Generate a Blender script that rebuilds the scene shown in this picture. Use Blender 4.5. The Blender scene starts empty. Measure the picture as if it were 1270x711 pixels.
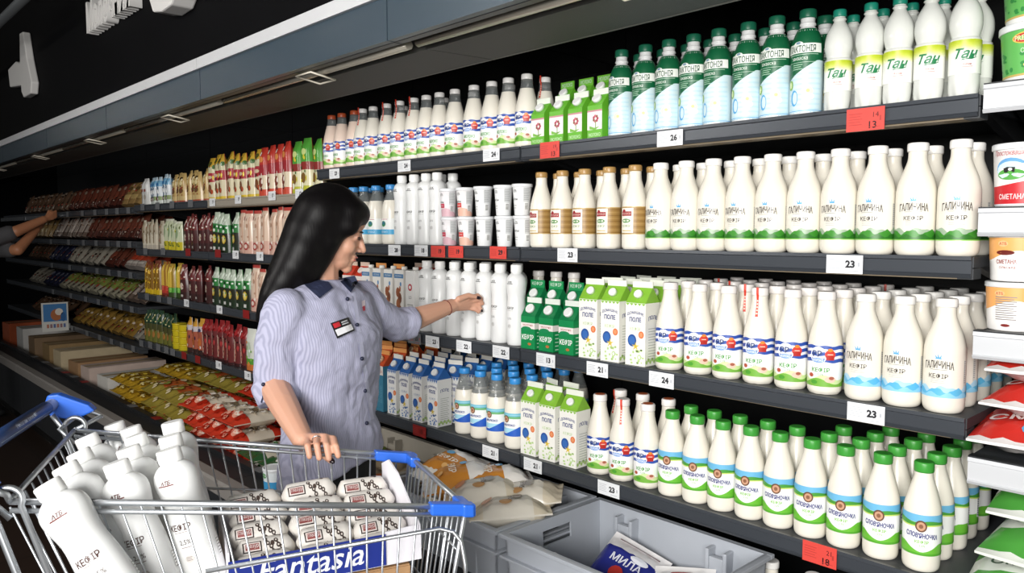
import bpy, bmesh, math, random
from mathutils import Vector, Matrix
random.seed(7)
S = bpy.context.scene
COL = S.collection
PI = math.pi
R = math.radians
rnd = random.uniform

# ------------------------------------------------------------------ camera
FPX, CX, CY, VPX, VPY, CZ = 960.0, 635.0, 355.5, -267.0, 287.0, 1.55
PITCH = math.atan((CY - VPY) / FPX)
YAW = PI / 2 - math.atan((CX - VPX) / (FPX / math.cos(PITCH)))
FW = Vector((-math.sin(YAW) * math.cos(PITCH), math.cos(YAW) * math.cos(PITCH), -math.sin(PITCH)))
RT = Vector((math.cos(YAW), math.sin(YAW), 0))
UP = RT.cross(FW)
EYE = Vector((0, 0, CZ))
cam_data = bpy.data.cameras.new('camera')
cam_data.sensor_width = 36.0
cam_data.lens = FPX / 1270 * 36.0
cam_data.clip_start = 0.05
camera = bpy.data.objects.new('camera', cam_data)
COL.objects.link(camera)
mw = Matrix((RT, UP, -FW)).transposed().to_4x4()
mw.translation = EYE
camera.matrix_world = mw
S.camera = camera

def ray(x, y): return FW + RT * ((x - CX) / FPX) - UP * ((y - CY) / FPX)
def at_y(x, y, Y): d = ray(x, y); return EYE + d * (Y / d.y)
def at_z(x, y, Z): d = ray(x, y); return EYE + d * ((Z - CZ) / d.z)
def at_d(x, y, D): return EYE + ray(x, y) * D
def px_x(x, Y, y=300):  # world X where the picture column x meets the plane Y
    return at_y(x, y, Y).x

# ------------------------------------------------------------------ light
S.view_settings.view_transform = 'Standard'
S.view_settings.look = 'None'
S.view_settings.gamma = 1.0
S.view_settings.use_curve_mapping = False
S.view_settings.exposure = -0.2
world = bpy.data.worlds.new('store_ambient')
S.world = world
world.use_nodes = True
world.node_tree.nodes['Background'].inputs[0].default_value = (0.9, 0.95, 1.0, 1)
world.node_tree.nodes['Background'].inputs[1].default_value = 0.13

def area(name, loc, target, sx, sy, power, col=(1, 1, 1)):
    l = bpy.data.lights.new(name, 'AREA')
    l.shape = 'RECTANGLE'; l.size = sx; l.size_y = sy; l.energy = power; l.color = col
    o = bpy.data.objects.new(name, l); COL.objects.link(o)
    o.location = loc
    o.rotation_euler = (Vector(target) - Vector(loc)).to_track_quat('-Z', 'Y').to_euler()
    return o
area('aisle_key_light', (0.05, -1.75, 2.15), (-1.2, 1.9, 1.25), 1.4, 1.1, 165, (1.0, 0.985, 0.96))
area('aisle_fill_light', (0.95, -1.0, 1.6), (-2.3, 1.8, 0.95), 0.9, 0.9, 62, (1.0, 0.98, 0.95))  # added fill without a fixture, set low to reach under the shelves

area('aisle_left_fill', (-3.6, -1.6, 2.7), (-3.2, 1.9, 1.0), 1.0, 0.8, 48, (1.0, 0.97, 0.93))  # added fill without a fixture, lifts the shadow the woman casts on the cartons
for k, x in enumerate((-4.6, -6.6, -9.3, -11.8, -14.6)):
    area('ceiling_spot', (x, -1.55, 3.5), (x * .5, 1.2, 1.8), 0.10, 0.10, 2.5, (1.0, 0.95, 0.86))

# ------------------------------------------------------------------ materials
MATS = {}
def lin(c): return c / 12.92 if c <= 0.04045 else ((c + 0.055) / 1.055) ** 2.4
def rgb(h): h = h.lstrip('#'); return tuple(lin(int(h[i:i + 2], 16) / 255) for i in (0, 2, 4)) + (1,)
def mat(hexcol, rough=0.5, metal=0.0, spec=0.5, name=None, noise=0.0, nscale=20.0, bump=0.0, alpha=None, coat=0.0):
    key = (hexcol, rough, metal, spec, noise, nscale, bump, alpha, coat)
    if key in MATS: return MATS[key]
    m = bpy.data.materials.new(name or 'surface_' + hexcol.lstrip('#'))
    m.use_nodes = True
    nt = m.node_tree; b = nt.nodes['Principled BSDF']
    b.inputs['Base Color'].default_value = rgb(hexcol)
    b.inputs['Roughness'].default_value = rough
    b.inputs['Metallic'].default_value = metal
    b.inputs['Specular IOR Level'].default_value = spec
    b.inputs['Coat Weight'].default_value = coat
    if alpha is not None: b.inputs['Alpha'].default_value = alpha
    if noise or bump:
        tc = nt.nodes.new('ShaderNodeTexCoord'); n = nt.nodes.new('ShaderNodeTexNoise')
        n.inputs['Scale'].default_value = nscale; n.inputs['Detail'].default_value = 4
        nt.links.new(tc.outputs['Object'], n.inputs['Vector'])
        if noise:
            mx = nt.nodes.new('ShaderNodeMixRGB'); mx.blend_type = 'MULTIPLY'
            rp = nt.nodes.new('ShaderNodeValToRGB')
            rp.color_ramp.elements[0].color = (1 - noise,) * 3 + (1,); rp.color_ramp.elements[0].position = 0.3
            rp.color_ramp.elements[1].color = (1, 1, 1, 1); rp.color_ramp.elements[1].position = 0.7
            nt.links.new(n.outputs['Fac'], rp.inputs['Fac'])
            mx.inputs['Fac'].default_value = 1; mx.inputs['Color1'].default_value = rgb(hexcol)
            nt.links.new(rp.outputs['Color'], mx.inputs['Color2'])
            nt.links.new(mx.outputs['Color'], b.inputs['Base Color'])
        if bump:
            bp = nt.nodes.new('ShaderNodeBump'); bp.inputs['Strength'].default_value = bump; bp.inputs['Distance'].default_value = 0.004
            nt.links.new(n.outputs['Fac'], bp.inputs['Height']); nt.links.new(bp.outputs['Normal'], b.inputs['Normal'])
    MATS[key] = m
    return m

# ------------------------------------------------------------------ mesh builder
class MB:
    def __init__(s): s.v = []; s.f = []; s.m = []; s.mats = []; s.sm = []
    def mi(s, m):
        if m not in s.mats: s.mats.append(m)
        return s.mats.index(m)
    def add(s, vs, fs, m, smooth=False):
        k = len(s.v); s.v.extend([tuple(v) for v in vs]); i = s.mi(m)
        for f in fs: s.f.append(tuple(k + a for a in f)); s.m.append(i); s.sm.append(smooth)
    def box(s, x0, x1, y0, y1, z0, z1, m):
        vs = [(x, y, z) for z in (z0, z1) for y in (y0, y1) for x in (x0, x1)]
        s.add(vs, [(0, 2, 3, 1), (4, 5, 7, 6), (0, 1, 5, 4), (2, 6, 7, 3), (0, 4, 6, 2), (1, 3, 7, 5)], m)
    def prism(s, poly, depth, place, m, smooth=False):
        """poly in 2D, extruded by depth, mapped by place(u, v, w)"""
        n = len(poly)
        vs = [place(u, v, 0) for u, v in poly] + [place(u, v, depth) for u, v in poly]
        fs = [tuple(range(n))[::-1], tuple(range(n, 2 * n))] + [(i, (i + 1) % n, n + (i + 1) % n, n + i) for i in range(n)]
        s.add(vs, fs, m, smooth)
    def lathe(s, prof, m, seg=24, c=(0, 0, 0), cap0=True, cap1=True, bands=None, lobes=None):
        """prof: (z, r); bands: material per ring interval"""
        base = len(s.v)
        for (z, r) in prof:
            for k in range(seg):
                a = 2 * PI * k / seg
                rr = r * (lobes(a, z) if lobes else 1)
                s.v.append((c[0] + rr * math.cos(a), c[1] + rr * math.sin(a), c[2] + z))
        for i in range(len(prof) - 1):
            mm = s.mi(bands[i] if bands else m)
            for k in range(seg):
                k2 = (k + 1) % seg
                s.f.append((base + i * seg + k, base + i * seg + k2, base + (i + 1) * seg + k2, base + (i + 1) * seg + k)); s.m.append(mm); s.sm.append(True)
        if cap0: s.f.append(tuple(base + k for k in range(seg))[::-1]); s.m.append(s.mi(bands[0] if bands else m)); s.sm.append(False)
        if cap1: s.f.append(tuple(base + (len(prof) - 1) * seg + k for k in range(seg))); s.m.append(s.mi(bands[-1] if bands else m)); s.sm.append(False)
    def tube(s, pts, r, m, seg=8, closed=False):
        pts = [Vector(p) for p in pts]; n = len(pts); base = len(s.v)
        t = (pts[1] - pts[0]).normalized()
        nrm = t.orthogonal().normalized()
        for i, p in enumerate(pts):
            if closed: tt = (pts[(i + 1) % n] - pts[i - 1]).normalized()
            else: tt = (pts[min(i + 1, n - 1)] - pts[max(i - 1, 0)]).normalized()
            nrm = (nrm - tt * nrm.dot(tt)); nrm = nrm.normalized() if nrm.length > 1e-6 else tt.orthogonal().normalized()
            bi = tt.cross(nrm)
            for k in range(seg):
                a = 2 * PI * k / seg
                s.v.append(tuple(p + (nrm * math.cos(a) + bi * math.sin(a)) * r))
        i_m = s.mi(m)
        for i in range(n if closed else n - 1):
            j = (i + 1) % n
            for k in range(seg):
                k2 = (k + 1) % seg
                s.f.append((base + i * seg + k, base + i * seg + k2, base + j * seg + k2, base + j * seg + k)); s.m.append(i_m); s.sm.append(True)
        if not closed:
            s.f.append(tuple(base + k for k in range(seg))[::-1]); s.m.append(i_m); s.sm.append(False)
            s.f.append(tuple(base + (n - 1) * seg + k for k in range(seg))); s.m.append(i_m); s.sm.append(False)
    def ball(s, c, rad, m, rot=None, u=14, w=10):
        if not hasattr(rad, '__len__'): rad = (rad,) * 3
        vs = []; c = Vector(c)
        for i in range(w + 1):
            th = PI * i / w
            for k in range(u):
                ph = 2 * PI * k / u
                p = Vector((rad[0] * math.sin(th) * math.cos(ph), rad[1] * math.sin(th) * math.sin(ph), rad[2] * math.cos(th)))
                if rot is not None: p = rot @ p
                vs.append(c + p)
        fs = []
        for i in range(w):
            for k in range(u):
                k2 = (k + 1) % u
                if i == 0: fs.append((k, u + k, u + k2))
                elif i == w - 1: fs.append((i * u + k, (i + 1) * u, i * u + k2))
                else: fs.append((i * u + k, (i + 1) * u + k, (i + 1) * u + k2, i * u + k2))
        s.add(vs, fs, m, True)
    def capsule(s, p0, p1, r0, r1, m, seg=12):
        p0 = Vector(p0); p1 = Vector(p1)
        s.ball(p0, r0, m, u=seg, w=8); s.ball(p1, r1, m, u=seg, w=8)
        d = (p1 - p0)
        if d.length < 1e-6: return
        t = d.normalized(); n = t.orthogonal().normalized(); b = t.cross(n)
        vs = [p + (n * math.cos(2 * PI * k / seg) + b * math.sin(2 * PI * k / seg)) * r for p, r in ((p0, r0), (p1, r1)) for k in range(seg)]
        fs = [(k, (k + 1) % seg, seg + (k + 1) % seg, seg + k) for k in range(seg)] + [tuple(range(seg))[::-1], tuple(range(seg, 2 * seg))]
        s.add(vs, fs, m, True)
    def loft(s, rings, m, cap=True, smooth=True):
        n = len(rings[0]); vs = [p for r_ in rings for p in r_]; fs = []
        for i in range(len(rings) - 1):
            for k in range(n):
                k2 = (k + 1) % n
                fs.append((i * n + k, i * n + k2, (i + 1) * n + k2, (i + 1) * n + k))
        if cap:
            fs.append(tuple(range(n))[::-1]); fs.append(tuple((len(rings) - 1) * n + k for k in range(n)))
        s.add(vs, fs, m, smooth)
    def build(s, name, parent=None, bevel=0.0, loc=None):
        me = bpy.data.meshes.new(name)
        me.from_pydata(s.v, [], s.f)
        for m in s.mats: me.materials.append(m)
        me.polygons.foreach_set('material_index', s.m)
        me.polygons.foreach_set('use_smooth', s.sm)
        me.update()
        o = bpy.data.objects.new(name, me); COL.objects.link(o)
        if parent is not None: o.parent = parent
        if loc is not None: o.location = loc
        if bevel:
            b = o.modifiers.new('bevel', 'BEVEL'); b.width = bevel; b.segments = 2; b.limit_method = 'ANGLE'
        return o

LABELS = {}
def tag(o, label, cat, group=None):
    o['label'] = label; o['category'] = cat
    if group: o['group'] = group
    n = len(label.split())
    if not 4 <= n <= 16: print('LABELLEN', n, label)
    if label in LABELS: print('DUPLABEL', label)
    LABELS[label] = o
    return o
def struct(o): o['kind'] = 'structure'; return o
def empty(name, loc=(0, 0, 0), rz=0.0):
    o = bpy.data.objects.new(name, None); COL.objects.link(o)
    o.empty_display_size = 0.05
    o.location = loc; o.rotation_euler = (0, 0, rz)
    return o
def dup(root, loc, rot=(0, 0, 0), scale=None):
    r = root.copy(); COL.objects.link(r); r.location = loc; r.rotation_euler = rot
    if scale is not None: r.scale = scale
    for ch in list(root.children):
        c = ch.copy(); COL.objects.link(c); c.parent = r
        for g in list(ch.children):
            d = g.copy(); COL.objects.link(d); d.parent = c
    return r
class Proto:
    """the first use moves the model itself, later uses copy it"""
    def __init__(s, root): s.root = root; s.used = False
    def width(s):
        ms = [o for o in [s.root] + list(s.root.children) if o.type == 'MESH']
        return max(v.co.x for o in ms for v in o.data.vertices) - min(v.co.x for o in ms for v in o.data.vertices)
    def put(s, loc, rot=(0, 0, 0), scale=None):
        if not s.used:
            s.used = True; s.root.location = loc; s.root.rotation_euler = rot
            if scale is not None: s.root.scale = scale
            return s.root
        return dup(s.root, loc, rot, scale)
ORD = ['zeroth', 'first', 'second', 'third', 'fourth', 'fifth', 'sixth', 'seventh', 'eighth', 'ninth', 'tenth', 'eleventh', 'twelfth', 'thirteenth', 'fourteenth', 'fifteenth', 'sixteenth', 'seventeenth', 'eighteenth', 'nineteenth', 'twentieth']
NUM = ['zero', 'one', 'two', 'three', 'four', 'five', 'six']

# ------------------------------------------------------------------ lettering
GLYPHS = {}
def glyphs(text, bold=0.0):
    key = (text, bold)
    if key in GLYPHS: return GLYPHS[key]
    c = bpy.data.curves.new('lettering', 'FONT'); c.body = text; c.resolution_u = 2; c.offset = bold
    o = bpy.data.objects.new('lettering', c); COL.objects.link(o)
    dg = bpy.context.evaluated_depsgraph_get()
    me = bpy.data.meshes.new_from_object(o.evaluated_get(dg))
    vs = [(v.co.x, v.co.y) for v in me.vertices]; fs = [tuple(p.vertices) for p in me.polygons]
    bpy.data.objects.remove(o); bpy.data.curves.remove(c); bpy.data.meshes.remove(me)
    if vs:
        x0 = min(v[0] for v in vs); x1 = max(v[0] for v in vs); y0 = min(v[1] for v in vs); y1 = max(v[1] for v in vs)
    else: x0 = x1 = y0 = y1 = 0
    GLYPHS[key] = (vs, fs, x0, x1, y0, y1)
    return GLYPHS[key]

class Decal(MB):
    """flat artwork in (u, v) metres laid on a surface by fn(u, v, off)"""
    def __init__(s, fn, step=0.009, rough=0.4): super().__init__(); s.fn = fn; s.step = step; s.rough = rough; s.lay = 0.00035
    def M(s, c): return mat(c, s.rough) if isinstance(c, str) else c
    def rect(s, u0, u1, v0, v1, c, l=1):
        n = max(1, int(math.ceil(abs(u1 - u0) / s.step))); k = max(1, int(math.ceil(abs(v1 - v0) / 0.012)))
        vs = [s.fn(u0 + (u1 - u0) * i / n, v0 + (v1 - v0) * j / k, s.lay * l) for j in range(k + 1) for i in range(n + 1)]
        fs = [(j * (n + 1) + i, j * (n + 1) + i + 1, (j + 1) * (n + 1) + i + 1, (j + 1) * (n + 1) + i) for j in range(k) for i in range(n)]
        s.add(vs, fs, s.M(c), True)
    def strip(s, u0, u1, flo, fhi, c, l=1):
        n = max(2, int(math.ceil(abs(u1 - u0) / min(s.step, 0.006))))
        mx = max(abs(fhi(u0 + (u1 - u0) * i / n) - flo(u0 + (u1 - u0) * i / n)) for i in range(n + 1))
        k = max(1, int(math.ceil(mx / 0.012)))
        vs = []
        for i in range(n + 1):
            u = u0 + (u1 - u0) * i / n; a, b = flo(u), fhi(u)
            for j in range(k + 1): vs.append(s.fn(u, a + (b - a) * j / k, s.lay * l))
        q = k + 1
        s.add(vs, [(q * i + j, q * (i + 1) + j, q * (i + 1) + j + 1, q * i + j + 1) for i in range(n) for j in range(k)], s.M(c), True)
    def ell(s, cu, cv, ru, rv, c, l=2, n=14):
        vs = [s.fn(cu, cv, s.lay * l)] + [s.fn(cu + ru * math.cos(2 * PI * k / n), cv + rv * math.sin(2 * PI * k / n), s.lay * l) for k in range(n)]
        s.add(vs, [(0, 1 + k, 1 + (k + 1) % n) for k in range(n)], s.M(c), True)
    def poly(s, pts, c, l=2):
        cu = sum(p[0] for p in pts) / len(pts); cv = sum(p[1] for p in pts) / len(pts); n = len(pts)
        vs = [s.fn(cu, cv, s.lay * l)] + [s.fn(u, v, s.lay * l) for u, v in pts]
        s.add(vs, [(0, 1 + k, 1 + (k + 1) % n) for k in range(n)], s.M(c), True)
    def text(s, t, cu, cv, h, c, l=3, maxw=None, bold=0.0, arch=0.0, slant=0.0, rot=0.0):
        vs, fs, x0, x1, y0, y1 = glyphs(t, bold)
        if not vs: return
        sc = h / max(y1 - y0, 1e-6); sx = sc
        if maxw and (x1 - x0) * sx > maxw: sx = maxw / (x1 - x0)
        hw = (x1 - x0) * sx / 2; out = []
        for x, y in vs:
            u = (x - x0) * sx - hw; v = (y - y0) * sc - h / 2
            v += arch * (1 - (u / hw) ** 2) if hw else 0
            u += slant * v
            if rot: u, v = u * math.cos(rot) - v * math.sin(rot), u * math.sin(rot) + v * math.cos(rot)
            out.append((cu + u, cv + v))
        tris = []
        stack = [(f[0], f[i], f[i + 1]) for f in fs for i in range(1, len(f) - 1)]
        while stack:   # short pieces, so that letters follow the curve
            t = stack.pop(); best = None
            for a, b in ((t[0], t[1]), (t[1], t[2]), (t[2], t[0])):
                w_ = abs(out[a][0] - out[b][0])
                if w_ > 0.0042 and (best is None or w_ > best[0]): best = (w_, a, b)
            if best is None: tris.append(t); continue
            _, a, b = best; c3 = [x for x in t if x not in (a, b)][0]
            k = len(out); out.append(((out[a][0] + out[b][0]) / 2, (out[a][1] + out[b][1]) / 2))
            i = t.index(a)
            if t[(i + 1) % 3] == b: stack += [(a, k, c3), (k, b, c3)]
            else: stack += [(b, k, c3), (k, a, c3)]
        s.add([s.fn(u, v, s.lay * l) for u, v in out], tris, s.M(c), False)

def prof_r(prof, z):
    for (z0, r0), (z1, r1) in zip(prof, prof[1:]):
        if z0 <= z <= z1 and z1 > z0: return r0 + (r1 - r0) * (z - z0) / (z1 - z0)
    return prof[-1][1] if z > prof[-1][0] else prof[0][1]
def round_fn(prof):
    def fn(u, v, off):
        r = prof_r(prof, v); a = u / max(rref[0], 1e-4)
        return ((r + off) * math.sin(a), -(r + off) * math.cos(a), v)
    rref = [max(r for z, r in prof)]
    return fn
def flat_fn(y, x0=0.0, z0=0.0):   # artwork on a face looking to -Y
    return lambda u, v, off: (x0 + u, y - off, z0 + v)
def smooth_prof(pts, n=4):
    """Catmull-Rom through (z, r)"""
    out = []
    P = [pts[0]] + pts + [pts[-1]]
    for i in range(1, len(P) - 2):
        for k in range(n):
            t = k / n
            q = []
            for d in (0, 1):
                a, b, c, e = P[i - 1][d], P[i][d], P[i + 1][d], P[i + 2][d]
                q.append(0.5 * (2 * b + (c - a) * t + (2 * a - 5 * b + 4 * c - e) * t * t + (3 * b - a - 3 * c + e) * t ** 3))
            if out and q[0] <= out[-1][0]: q[0] = out[-1][0] + 1e-5
            out.append((q[0], max(q[1], 0.001)))
    out.append(pts[-1])
    return out
# ------------------------------------------------------------------ the setting
def tile_material():
    m = bpy.data.materials.new('floor_tile'); m.use_nodes = True
    nt = m.node_tree; b = nt.nodes['Principled BSDF']
    tc = nt.nodes.new('ShaderNodeTexCoord'); br = nt.nodes.new('ShaderNodeTexBrick')
    br.offset = 0; br.inputs['Scale'].default_value = 1.0
    br.inputs['Brick Width'].default_value = 0.6; br.inputs['Row Height'].default_value = 0.6
    br.inputs['Mortar Size'].default_value = 0.004
    br.inputs['Color1'].default_value = rgb('#2a1f19'); br.inputs['Color2'].default_value = rgb('#2f231d'); br.inputs['Mortar'].default_value = rgb('#1a1411')
    nt.links.new(tc.outputs['Object'], br.inputs['Vector']); nt.links.new(br.outputs['Color'], b.inputs['Base Color'])
    b.inputs['Roughness'].default_value = 0.38
    return m
BLACKWALL = mat('#0c0c0e', 0.8, spec=0.08, noise=0.15, nscale=3)
mb = MB(); mb.box(-20, 3, -3, 2.45, -0.05, 0, tile_material()); struct(mb.build('floor'))
mb = MB(); mb.box(-20, 3, -3, 2.45, 3.7, 3.75, mat('#141414', 0.8)); struct(mb.build('ceiling'))
mb = MB(); mb.box(-20, 3, 2.40, 2.45, 0, 3.7, BLACKWALL); struct(mb.build('wall_back'))
mb = MB(); mb.box(-20.05, -20, -3, 2.45, 0, 3.7, BLACKWALL); struct(mb.build('wall_left'))
mb = MB(); mb.box(-19.9, 2.9, 1.37, 2.395, 2.252, 3.69, BLACKWALL); struct(mb.build('trim_1'))
mb = MB(); mb.tube([(-12.5, 1.08, 2.9), (-5.0, 1.08, 2.9)], 0.028, mat('#55585a', 0.4, 0.3)); 
for x in (-12.0, -9.0, -5.3): mb.tube([(x, 1.08, 2.9), (x, 1.08, 3.695)], 0.008, mat('#55585a', 0.4, 0.3))
tag(mb.build('ceiling_pipe'), 'thin grey pipe hanging from the dark ceiling at top left', 'pipe')

# 3D shapes on the black bulkhead
SIGNW = mat('#e9e7e4', 0.5, name='sign_foam')
def wall_shape(name, polys, depth):
    m = MB()
    for k, p in enumerate(polys):
        m.prism(p, depth - 0.004 * k, lambda u, v, w: (u, 1.368 - w, v), SIGNW)
    return m.build(name, bevel=0.008)
c = bpy.data.curves.new('sign', 'FONT'); c.body = 'Молочний'; c.extrude = 0.03; c.resolution_u = 3; c.offset = 0.02
o = bpy.data.objects.new('sign', c); COL.objects.link(o)
me = bpy.data.meshes.new_from_object(o.evaluated_get(bpy.context.evaluated_depsgraph_get()))
bpy.data.objects.remove(o)
xs = [v.co.x for v in me.vertices]; ys = [v.co.y for v in me.vertices]
capm = 0.69
for v in me.vertices:
    x, y, z = v.co
    v.co = (-4.93 + (x - min(xs)) * 0.155, 1.368 - 0.031 - z, 2.675 + y / capm * 0.155)
me.materials.clear(); me.materials.append(SIGNW)
sg = bpy.data.objects.new('wall_sign', me); COL.objects.link(sg)
tag(sg, 'raised white lettering mounted on the black wall above the case', 'sign')
wall_shape_a = wall_shape('wall_ornament', [[(-3.80, 2.86), (-3.80, 2.63), (-3.745, 2.545), (-3.64, 2.525), (-3.52, 2.53), (-3.46, 2.57), (-3.45, 2.86)],
    [(-3.41, 2.86), (-3.41, 2.555), (-3.2, 2.535), (-3.2, 2.86)]], 0.10)
tag(wall_shape_a, 'white raised foam shape on the wall right of the lettering', 'ornament')
wall_shape_b = wall_shape('wall_ornament', [[(-6.66, 2.99), (-6.56, 2.985), (-6.47, 2.78), (-6.36, 2.60), (-6.40, 2.525), (-6.62, 2.525), (-6.68, 2.57), (-6.69, 2.75)],
    [(-7.12, 2.80), (-7.08, 2.66), (-6.68, 2.62), (-6.68, 2.78), (-6.85, 2.82)]], 0.05)
tag(wall_shape_b, 'grey raised bottle-like shape alone on the far left black wall', 'ornament')

# ------------------------------------------------------------------ refrigerated cases
CASE = mat('#25272a', 0.5, name='case_black', noise=0.1, nscale=5)
CASEIN = mat('#0c0d0e', 0.32, name='case_inner_black')
MIRROR = mat('#0a0a0b', 0.08, name='case_inner_ceiling', spec=0.8)
FASCIA = mat('#35444f', 0.3, name='canopy_fascia', spec=0.3)
STRIPM = mat('#cfd0d2', 0.4, name='canopy_trim')
UNDER = mat('#4a4a47', 0.6, name='air_grille', bump=0.5, nscale=400)
RAIL = mat('#42464c', 0.34, 0.25, name='price_rail_grey')
SHELFM = mat('#383b3f', 0.5, name='shelf_grey', noise=0.12, nscale=12)
LIPM = mat('#8a7c66', 0.5, name='shelf_lip_lit')  # beige puts the warm light reflected under the shelf front into the colour
RAILW = mat('#d4d6d9', 0.32, 0.2, name='price_rail_white')
RAILB = mat('#a59c8e', 0.4, 0.1, name='price_rail_beige')
CHROME = mat('#c9ccd0', 0.22, 1.0, name='chrome')
BUMP = mat('#8c8782', 0.45, name='bumper_grey')
YF = 1.76   # shelf fronts
def make_case(x0, x1, shelves, label, rails=None, tilt=None, depth=0.54, ledge_dark='#1f2022'):
    root = empty('refrigerated_case', ((x0 + x1) / 2, 1.8, 0))
    tag(root, label, 'refrigerated case', 'refrigerated cases along the back wall')
    ox = (x0 + x1) / 2; a = x0 - ox + 0.001; b = x1 - ox - 0.001
    def add(mb, name, parent=root, **k): return mb.build(name, parent, **k)
    def P(mb): mb.v = [(x, y - 1.8, z) for x, y, z in mb.v]; return mb
    m = MB(); m.box(a, b, 2.30, 2.34, 0.40, 2.2, CASEIN)
    if rails == 'white':
        for ux in (a + 0.10, a + 0.62):
            m.box(ux, ux + 0.05, 2.275, 2.2995, 0.45, 2.1, mat('#2c2e31', 0.4))
            for k in range(30): m.box(ux + 0.016, ux + 0.034, 2.272, 2.276, 0.5 + k * 0.05, 0.53 + k * 0.05, mat('#050505', 0.6))
    add(P(m), 'back_panel')
    m = MB()
    m.box(a, b, 1.30, 2.34, 0.10, 0.40, CASE); m.box(a, b, 1.345, 2.34, 0, 0.10, CASEIN)
    m.box(a, b, 1.30, 1.47, 0.40, 0.495, CASE); m.box(a, b, 1.44, 1.475, 0.495, 0.515, mat(ledge_dark, 0.4))
    m.box(a, b, 1.47, 2.30, 0.40, 0.405, mat('#1d1e20', 0.5))
    add(P(m), 'base')
    m = MB(); m.prism([(1.272, 0.445), (1.30, 0.44), (1.33, 0.5), (1.33, 0.506), (1.28, 0.506), (1.272, 0.495)], b - a, lambda u, v, w: (a + w, u, v), BUMP)
    add(P(m), 'bumper')
    # canopy
    m = MB()
    m.box(a, b, 1.25, 1.285, 2.08, 2.205, FASCIA); m.box(a, b, 1.285, 2.34, 2.17, 2.245, CASE); m.box(a, b, 1.275, 1.2999, 2.079, 2.16, mat('#1a1b1d', 0.4))
    can = add(P(m), 'canopy')
    m = MB(); m.box(a, b, 1.238, 1.25, 2.2, 2.243, STRIPM); add(P(m), 'canopy_trim', can)
    m = MB(); m.prism([(1.39, 2.078), (1.64, 2.086), (1.64, 2.10), (1.39, 2.10)], b - a, lambda u, v, w: (a + w, u, v), UNDER)
    m.box(a, b, 1.385, 1.392, 2.076, 2.17, UNDER); m.box(a, b, 1.636, 1.642, 2.084, 2.165, mat('#6c6a64', 0.5)); add(P(m), 'air_grille', can)
    m = MB(); m.box(a, b, 1.645, 2.30, 2.155, 2.168, MIRROR); add(P(m), 'inner_ceiling', can)
    m = MB(); m.tube([(a + 0.02, 1.34, 2.086), (b - 0.02, 1.34, 2.086)], 0.014, mat('#d9d2c2', 0.22, 0.6)); add(P(m), 'lamp_tube', can)
    m = MB(); xc = (a + b) / 2 + 0.12
    m.tube([(xc - 0.05, 1.285, 2.072), (xc + 0.05, 1.285, 2.072), (xc + 0.05, 1.375, 2.058), (xc - 0.05, 1.375, 2.058)], 0.0035, mat('#d9d2c2', 0.35), closed=True); add(P(m), 'bracket', can)
    for k, sz in enumerate(shelves):
        y0 = YF + 0.012; 
        m = MB(); m.box(a, b, y0, y0 + depth - 0.02, sz - 0.022, sz, SHELFM)
        m.box(a + .03, b - .03, y0, y0 + 0.05, sz - 0.046, sz - 0.024, LIPM); m.box(a, a + .0299, y0, y0 + .05, sz - .046, sz - .024, SHELFM); m.box(b - .0299, b, y0, y0 + .05, sz - .046, sz - .024, SHELFM)
        for ux in (a + 0.01, b - 0.03): m.prism([(y0 + (0.16 if rails == 'white' else 0.08), sz - 0.024), (2.298, sz - 0.024), (2.298, sz - 0.12)], 0.02, lambda u, v, w: (ux + w, u, v), mat('#17181a', 0.45))
        sh = add(P(m), 'shelf')
        rm = RAILW if rails == 'white' else (RAILB if rails == 'beige0' and k == 0 else RAIL)
        hgt = 0.052 if rails == 'white' else 0.041
        m = MB()
        pr = [(YF + 0.012, sz + 0.001), (YF + 0.012, sz - hgt), (YF + 0.004, sz - hgt - 0.002), (YF, sz - hgt + 0.004), (YF + 0.004, sz - hgt + 0.007), (YF + 0.004, sz - 0.008), (YF, sz - 0.006), (YF + 0.001, sz + 0.002)]
        m.prism(pr, b - a - 0.004, lambda u, v, w: (a + 0.002 + w, u, v), rm)
        if rails == 'white': m.box(a + 0.002, b - 0.002, YF + 0.002, YF + 0.03, sz + 0.0015, sz + 0.005, mat('#26282b', 0.4))
        add(P(m), 'price_rail', sh)
    return root
Z1, Z2, Z3, Z4 = 1.825, 1.497, 1.161, 0.802
MAIN = [Z1, Z2, Z3, Z4]
MA, MBZ, MC, MD = 1.726, 1.43, 1.126, 0.80
MID = [MA, MBZ, MC, MD]
RA, RB, RC, RD, RE = 1.84, 1.594, 1.344, 1.083, 0.735
FAR = [1.715, 1.478, 1.262, 1.02, 0.74]
make_case(-0.505, 0.75, [RA, RB, RC, RD, RE], 'black case section at right edge with white shelf rails and tubs', 'white')
make_case(-1.84, -0.508, MAIN, 'black open dairy case section holding the kefir bottles at right')
make_case(-3.17, -1.843, MAIN, 'black open dairy case section behind the reaching woman')
make_case(-4.42, -3.173, MID, 'black case section of sausage sticks directly left of the woman', 'beige0')
make_case(-5.68, -4.423, MID, 'black case section of sausage sticks further left, before the dim part')
make_case(-7.05, -5.683, FAR, 'dim far case section just beyond the lit sausage sticks')
make_case(-8.55, -7.053, FAR, 'dim far case section where the second person reaches in')
make_case(-10.05, -8.553, FAR, 'farthest dim case section at the left edge')
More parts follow.
